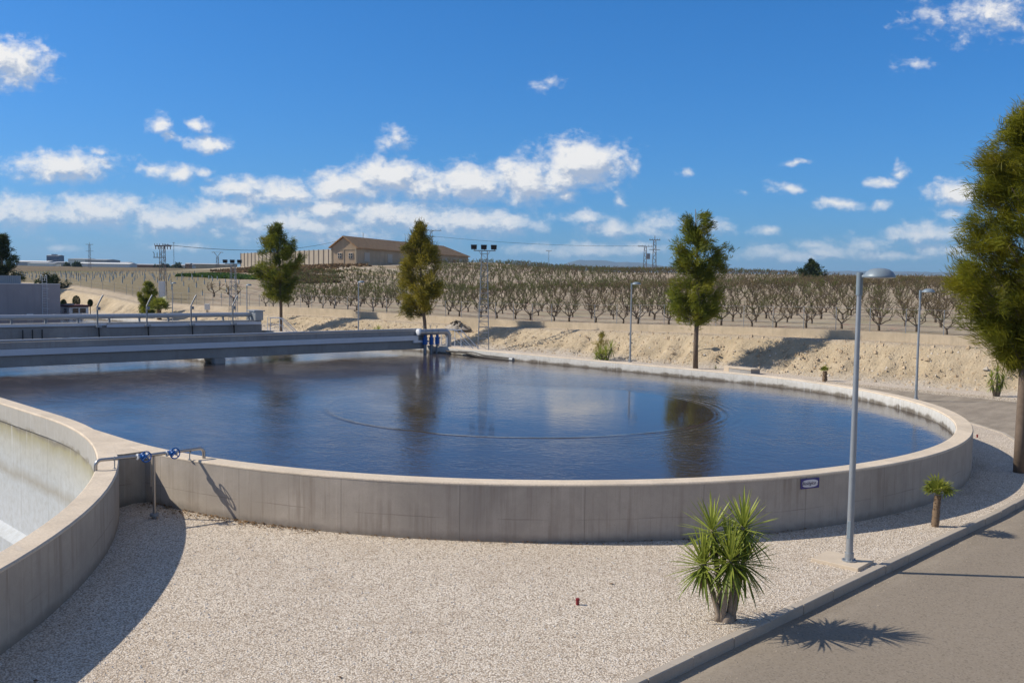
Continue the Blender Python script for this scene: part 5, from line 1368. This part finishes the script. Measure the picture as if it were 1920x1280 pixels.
# ------------------------------------------------------------------ sky with clouds
FILL_CLOUD_GAIN = 4.8
SUN_EL = math.radians(38.5); SHADOW_AZ = math.radians(41)      # direction in which shadows fall, from +x towards +y
sun_to = Vector((-math.cos(SHADOW_AZ)*math.cos(SUN_EL), -math.sin(SHADOW_AZ)*math.cos(SUN_EL), math.sin(SUN_EL)))
W = bpy.data.worlds.new('World'); S.world = W; W.use_nodes = True; t = NT(W.node_tree); t.n.clear()
sky = t.new('ShaderNodeTexSky', sky_type='NISHITA'); sky.sun_disc = False; sky.sun_elevation = SUN_EL
sky.sun_rotation = math.atan2(sun_to.x, sun_to.y); sky.altitude = 100; sky.air_density = 1.0; sky.dust_density = .65; sky.ozone_density = 3.0
gen = t.new('ShaderNodeTexCoord').outputs['Generated']
nrm = t.vmath('NORMALIZE', gen)
fx = t.vmath('DOT_PRODUCT', nrm, (VR[0], VR[1], 0)); fy = t.vmath('DOT_PRODUCT', nrm, (VF[0], VF[1], 0))
sep = t.new('ShaderNodeSeparateXYZ'); t.l.new(nrm, sep.inputs[0])
fyc = t.math('MAXIMUM', fy, .08)
cmb = t.new('ShaderNodeCombineXYZ'); t.l.new(t.math('DIVIDE', fx, fyc), cmb.inputs[0]); t.l.new(t.math('DIVIDE', sep.outputs[2], fyc), cmb.inputs[1])
P = cmb.outputs[0]
CL = [(-0.535,0.2206,0.0565,0.0295,0.0281,1.48),(-0.4726,0.1068,0.064,0.0251,0.0133,1.55),(-0.3718,0.1594,0.0151,0.0118,0.0103,0.95),(-0.3359,0.1588,0.0151,0.0096,0.0089,0.95),(-0.3243,0.1406,0.0255,0.0118,0.0103,1.2),(-0.3624,0.1468,0.009,0.0066,0.0059,0.75),(-0.3751,0.1099,0.0204,0.0103,0.0081,0.95),(-0.3515,0.1074,0.0255,0.0118,0.0096,1.2),(-0.4385,0.1273,0.0113,0.0059,0.0044,0.65),(-0.3233,0.11,0.0105,0.0052,0.0044,0.65),(-0.5156,0.0631,0.0716,0.0222,0.0222,1.4),(-0.4366,0.0654,0.0866,0.0207,0.0222,1.5),(-0.3576,0.0598,0.0828,0.0192,0.0222,1.5),(-0.3095,0.0717,0.0527,0.0162,0.0177,1.4),(-0.2729,0.0565,0.0452,0.0185,0.0185,1.2),(-0.2896,0.0926,0.049,0.0148,0.0118,1.3),(-0.2446,0.086,0.064,0.0207,0.0162,1.35),(-0.1994,0.0743,0.0677,0.0185,0.0207,1.3),(-0.1741,0.0971,0.0602,0.0192,0.0207,1.45),(-0.1308,0.1044,0.0527,0.0266,0.0236,1.55),(-0.0924,0.0971,0.0414,0.0185,0.0185,1.4),(-0.0474,0.0988,0.0466,0.0281,0.0236,1.65),(0.0117,0.1025,0.0437,0.0295,0.0266,1.6),(-0.0026,0.1207,0.0226,0.0089,0.0089,0.95),(0.0716,0.1206,0.0602,0.0354,0.0251,1.7),(0.0426,0.1085,0.0376,0.0222,0.0222,1.3),(0.053,0.0913,0.0151,0.0074,0.0066,0.95),(-0.2107,0.0545,0.0978,0.0207,0.0177,1.3),(-0.126,0.0653,0.1054,0.0207,0.0222,1.35),(-0.0582,0.0606,0.0903,0.0207,0.0207,1.35),(-0.0074,0.0591,0.0466,0.0148,0.0133,1.3),(-0.2277,0.0436,0.0828,0.0103,0.0103,1.1),(-0.1265,0.1467,0.0151,0.0148,0.0133,0.9),(0.1135,0.086,0.0068,0.0096,0.0089,0.7),(0.0716,0.0653,0.0316,0.0089,0.0074,1.0),(0.1056,0.0551,0.0391,0.0133,0.0103,1.25),(0.1507,0.0596,0.0347,0.0148,0.0133,1.0),(0.2141,0.0566,0.0196,0.0111,0.0089,0.8),(0.0835,0.0322,0.064,0.0111,0.0089,1.3),(0.1287,0.0351,0.0452,0.0103,0.0089,1.2),(0.2877,0.1024,0.0173,0.0089,0.0074,0.95),(0.2428,0.0962,0.0068,0.0044,0.003,0.7),(0.2952,0.1304,0.0136,0.0037,0.003,0.7),(0.1843,0.1144,0.0105,0.0052,0.0037,0.65),(0.3446,0.0865,0.0316,0.0066,0.0059,1.0),(0.388,0.0865,0.0105,0.0059,0.0059,0.8),(0.3888,0.1089,0.0151,0.0059,0.0059,0.8),(0.408,0.122,0.0105,0.0089,0.0089,0.7),(0.4653,0.0971,0.0391,0.0177,0.0118,1.55),(0.4633,0.0803,0.0136,0.0059,0.0059,0.8),(0.2695,0.0546,0.0151,0.0059,0.0059,0.85),(0.2701,0.0349,0.0347,0.0103,0.0103,1.1),(0.3208,0.0412,0.0241,0.0059,0.0059,0.9),(0.3381,0.033,0.0466,0.0103,0.0074,1.2),(0.3716,0.0442,0.0316,0.0103,0.0103,1.0),(0.3947,0.0321,0.0677,0.0074,0.0074,1.15),(0.439,0.0553,0.0466,0.0162,0.0133,1.3),(0.4623,0.0387,0.0466,0.0118,0.0103,1.2),(0.3042,0.0297,0.0527,0.0081,0.0074,1.15),(0.5015,0.2859,0.064,0.0266,0.0222,0.6),(0.4406,0.278,0.0301,0.0148,0.0148,0.53),(0.4164,0.2305,0.0226,0.0052,0.0044,0.48),(0.0325,0.2065,0.0105,0.0059,0.0044,0.33),(-0.4767,0.0288,0.018,0.0044,0.0037,0.75),(-0.3521,0.0317,0.0452,0.0059,0.0059,1.0),(-0.1824,0.0465,0.1279,0.0133,0.0133,1.0),(0.0212,0.0347,0.0452,0.0074,0.0074,1.0)]
grp = bpy.data.node_groups.new('cloud_density', 'ShaderNodeTree')
grp.interface.new_socket('P', in_out='INPUT', socket_type='NodeSocketVector'); grp.interface.new_socket('D', in_out='OUTPUT', socket_type='NodeSocketFloat')
g = NT(grp); gi = g.new('NodeGroupInput'); gout = g.new('NodeGroupOutput'); p = gi.outputs[0]
warp = g.noise(p, 16, 4, .6, 0, True)
p2 = g.vmath('ADD', p, g.vmath('MULTIPLY', g.vmath('SUBTRACT', warp, (.5,.5,.5)), (.040,.018,0)))
acc = None
for (a, e, w, hu, hd, k) in CL:
    d = g.vmath('SUBTRACT', p2, (a, e + (hu-hd)/2, 0)); d = g.vmath('MULTIPLY', d, (1/w, 2/(hu+hd), 0))
    v = g.math('MULTIPLY_ADD', g.vmath('LENGTH', d), -k, k)
    acc = v if acc is None else g.math('SMOOTH_MAX', acc, v, .12)
n1 = g.noise(g.scalev(p, (1,1.3,1)), 44, 9, .60, .25); n2 = g.noise(g.scalev(p, (1,1.6,1), (.3,.1,0)), 110, 5, .6)
dn = g.math('ADD', acc, g.math('MULTIPLY_ADD', n1, 2.5, -1.3)); dn = g.math('ADD', dn, g.math('MULTIPLY_ADD', n2, .8, -.40))
g.l.new(dn, gout.inputs[0])
def dens(vec):
    nd = t.new('ShaderNodeGroup'); nd.node_tree = grp; t.l.new(vec, nd.inputs[0]); return nd.outputs[0]
d0 = dens(P); d1 = dens(t.vmath('ADD', P, (-.006,.011,0)))
alpha = t.mapr(t.math('MULTIPLY', d0, t.mapr(sep.outputs[2], .01, .12, .50, 1.0)), -.30, 1.0, 0, 1, True)
front = t.mapr(fy, .1, .2)
low = t.mapr(sep.outputs[2], .0, .075, .62, 1.0)
alpha = t.math('MULTIPLY', t.math('MULTIPLY', alpha, front), low)
lit = t.mapr(t.math('SUBTRACT', d0, d1), -.38, .40)
ccol = t.mix(lit, (.47,.55,.70), (1.03,1.01,.985))
CLOUD_GAIN = 8.2
cc = t.vmath('MULTIPLY', ccol, (CLOUD_GAIN,)*3)
# colour response of the sky, channel by channel
sc_ = t.new('ShaderNodeSeparateColor'); t.l.new(sky.outputs[0], sc_.inputs[0]); cmc = t.new('ShaderNodeCombineColor')
for i, (ga, gb) in enumerate(((.345,1.33),(.595,.90),(1.06,.86))):
    t.l.new(t.math('MULTIPLY', t.math('POWER', t.math('MULTIPLY', sc_.outputs[i], .1), gb), ga*10), cmc.inputs[i])
SKYC = cmc.outputs[0]
final = t.mix(alpha, SKYC, cc)
# unseen warm cloud added over the remaining sky to lift the ambient light
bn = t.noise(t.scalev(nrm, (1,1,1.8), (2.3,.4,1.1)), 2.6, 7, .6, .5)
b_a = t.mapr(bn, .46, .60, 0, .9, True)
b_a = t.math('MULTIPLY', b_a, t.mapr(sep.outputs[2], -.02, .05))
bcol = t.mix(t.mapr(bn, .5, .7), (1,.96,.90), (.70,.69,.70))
back_ = t.mix(b_a, SKYC, t.vmath('MULTIPLY', bcol, (FILL_CLOUD_GAIN,)*3))
b1_ = t.new('ShaderNodeBackground'); t.l.new(final, b1_.inputs[0]); b1_.inputs[1].default_value = .10
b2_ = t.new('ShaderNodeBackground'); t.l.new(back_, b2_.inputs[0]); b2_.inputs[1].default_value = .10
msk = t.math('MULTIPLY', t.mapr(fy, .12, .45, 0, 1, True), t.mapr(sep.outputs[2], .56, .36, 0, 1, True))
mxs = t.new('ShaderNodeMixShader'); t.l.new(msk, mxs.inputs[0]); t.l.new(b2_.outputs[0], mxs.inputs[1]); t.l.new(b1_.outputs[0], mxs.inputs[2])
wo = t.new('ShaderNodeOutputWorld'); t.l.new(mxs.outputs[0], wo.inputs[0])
W.cycles.sampling_method = 'MANUAL'; W.cycles.sample_map_resolution = 512

sl_ = bpy.data.lights.new('sun', 'SUN'); sl_.energy = 4.8; sl_.angle = math.radians(.53); sl_.color = (1.0,.915,.79)
so = bpy.data.objects.new('sun', sl_); COL.objects.link(so); so.rotation_euler = (-sun_to).to_track_quat('-Z', 'Y').to_euler()

# ------------------------------------------------------------------ camera
cd = bpy.data.cameras.new('camera'); cam = bpy.data.objects.new('camera', cd); COL.objects.link(cam)
r = Vector((0.705329, 0.708739, 0.01417)); u = Vector((-0.055383, 0.035166, 0.997846)); f = Vector((-0.706714, 0.704594, -0.064056))
cam.matrix_world = Matrix(((r.x,u.x,-f.x,22.061),(r.y,u.y,-f.y,-22.4225),(r.z,u.z,-f.z,5.0),(0,0,0,1)))
cd.sensor_width = 36; cd.lens = 1760.4/1920*36; cd.clip_start = .1; cd.clip_end = 40000
S.camera = cam
S.view_settings.view_transform = 'Standard'; S.view_settings.look = 'None'; S.view_settings.exposure = .16; S.view_settings.gamma = 1
S.cycles.max_bounces = 6; S.cycles.transparent_max_bounces = 8; S.cycles.volume_bounces = 0
S.render.resolution_x = 1024; S.render.resolution_y = 682
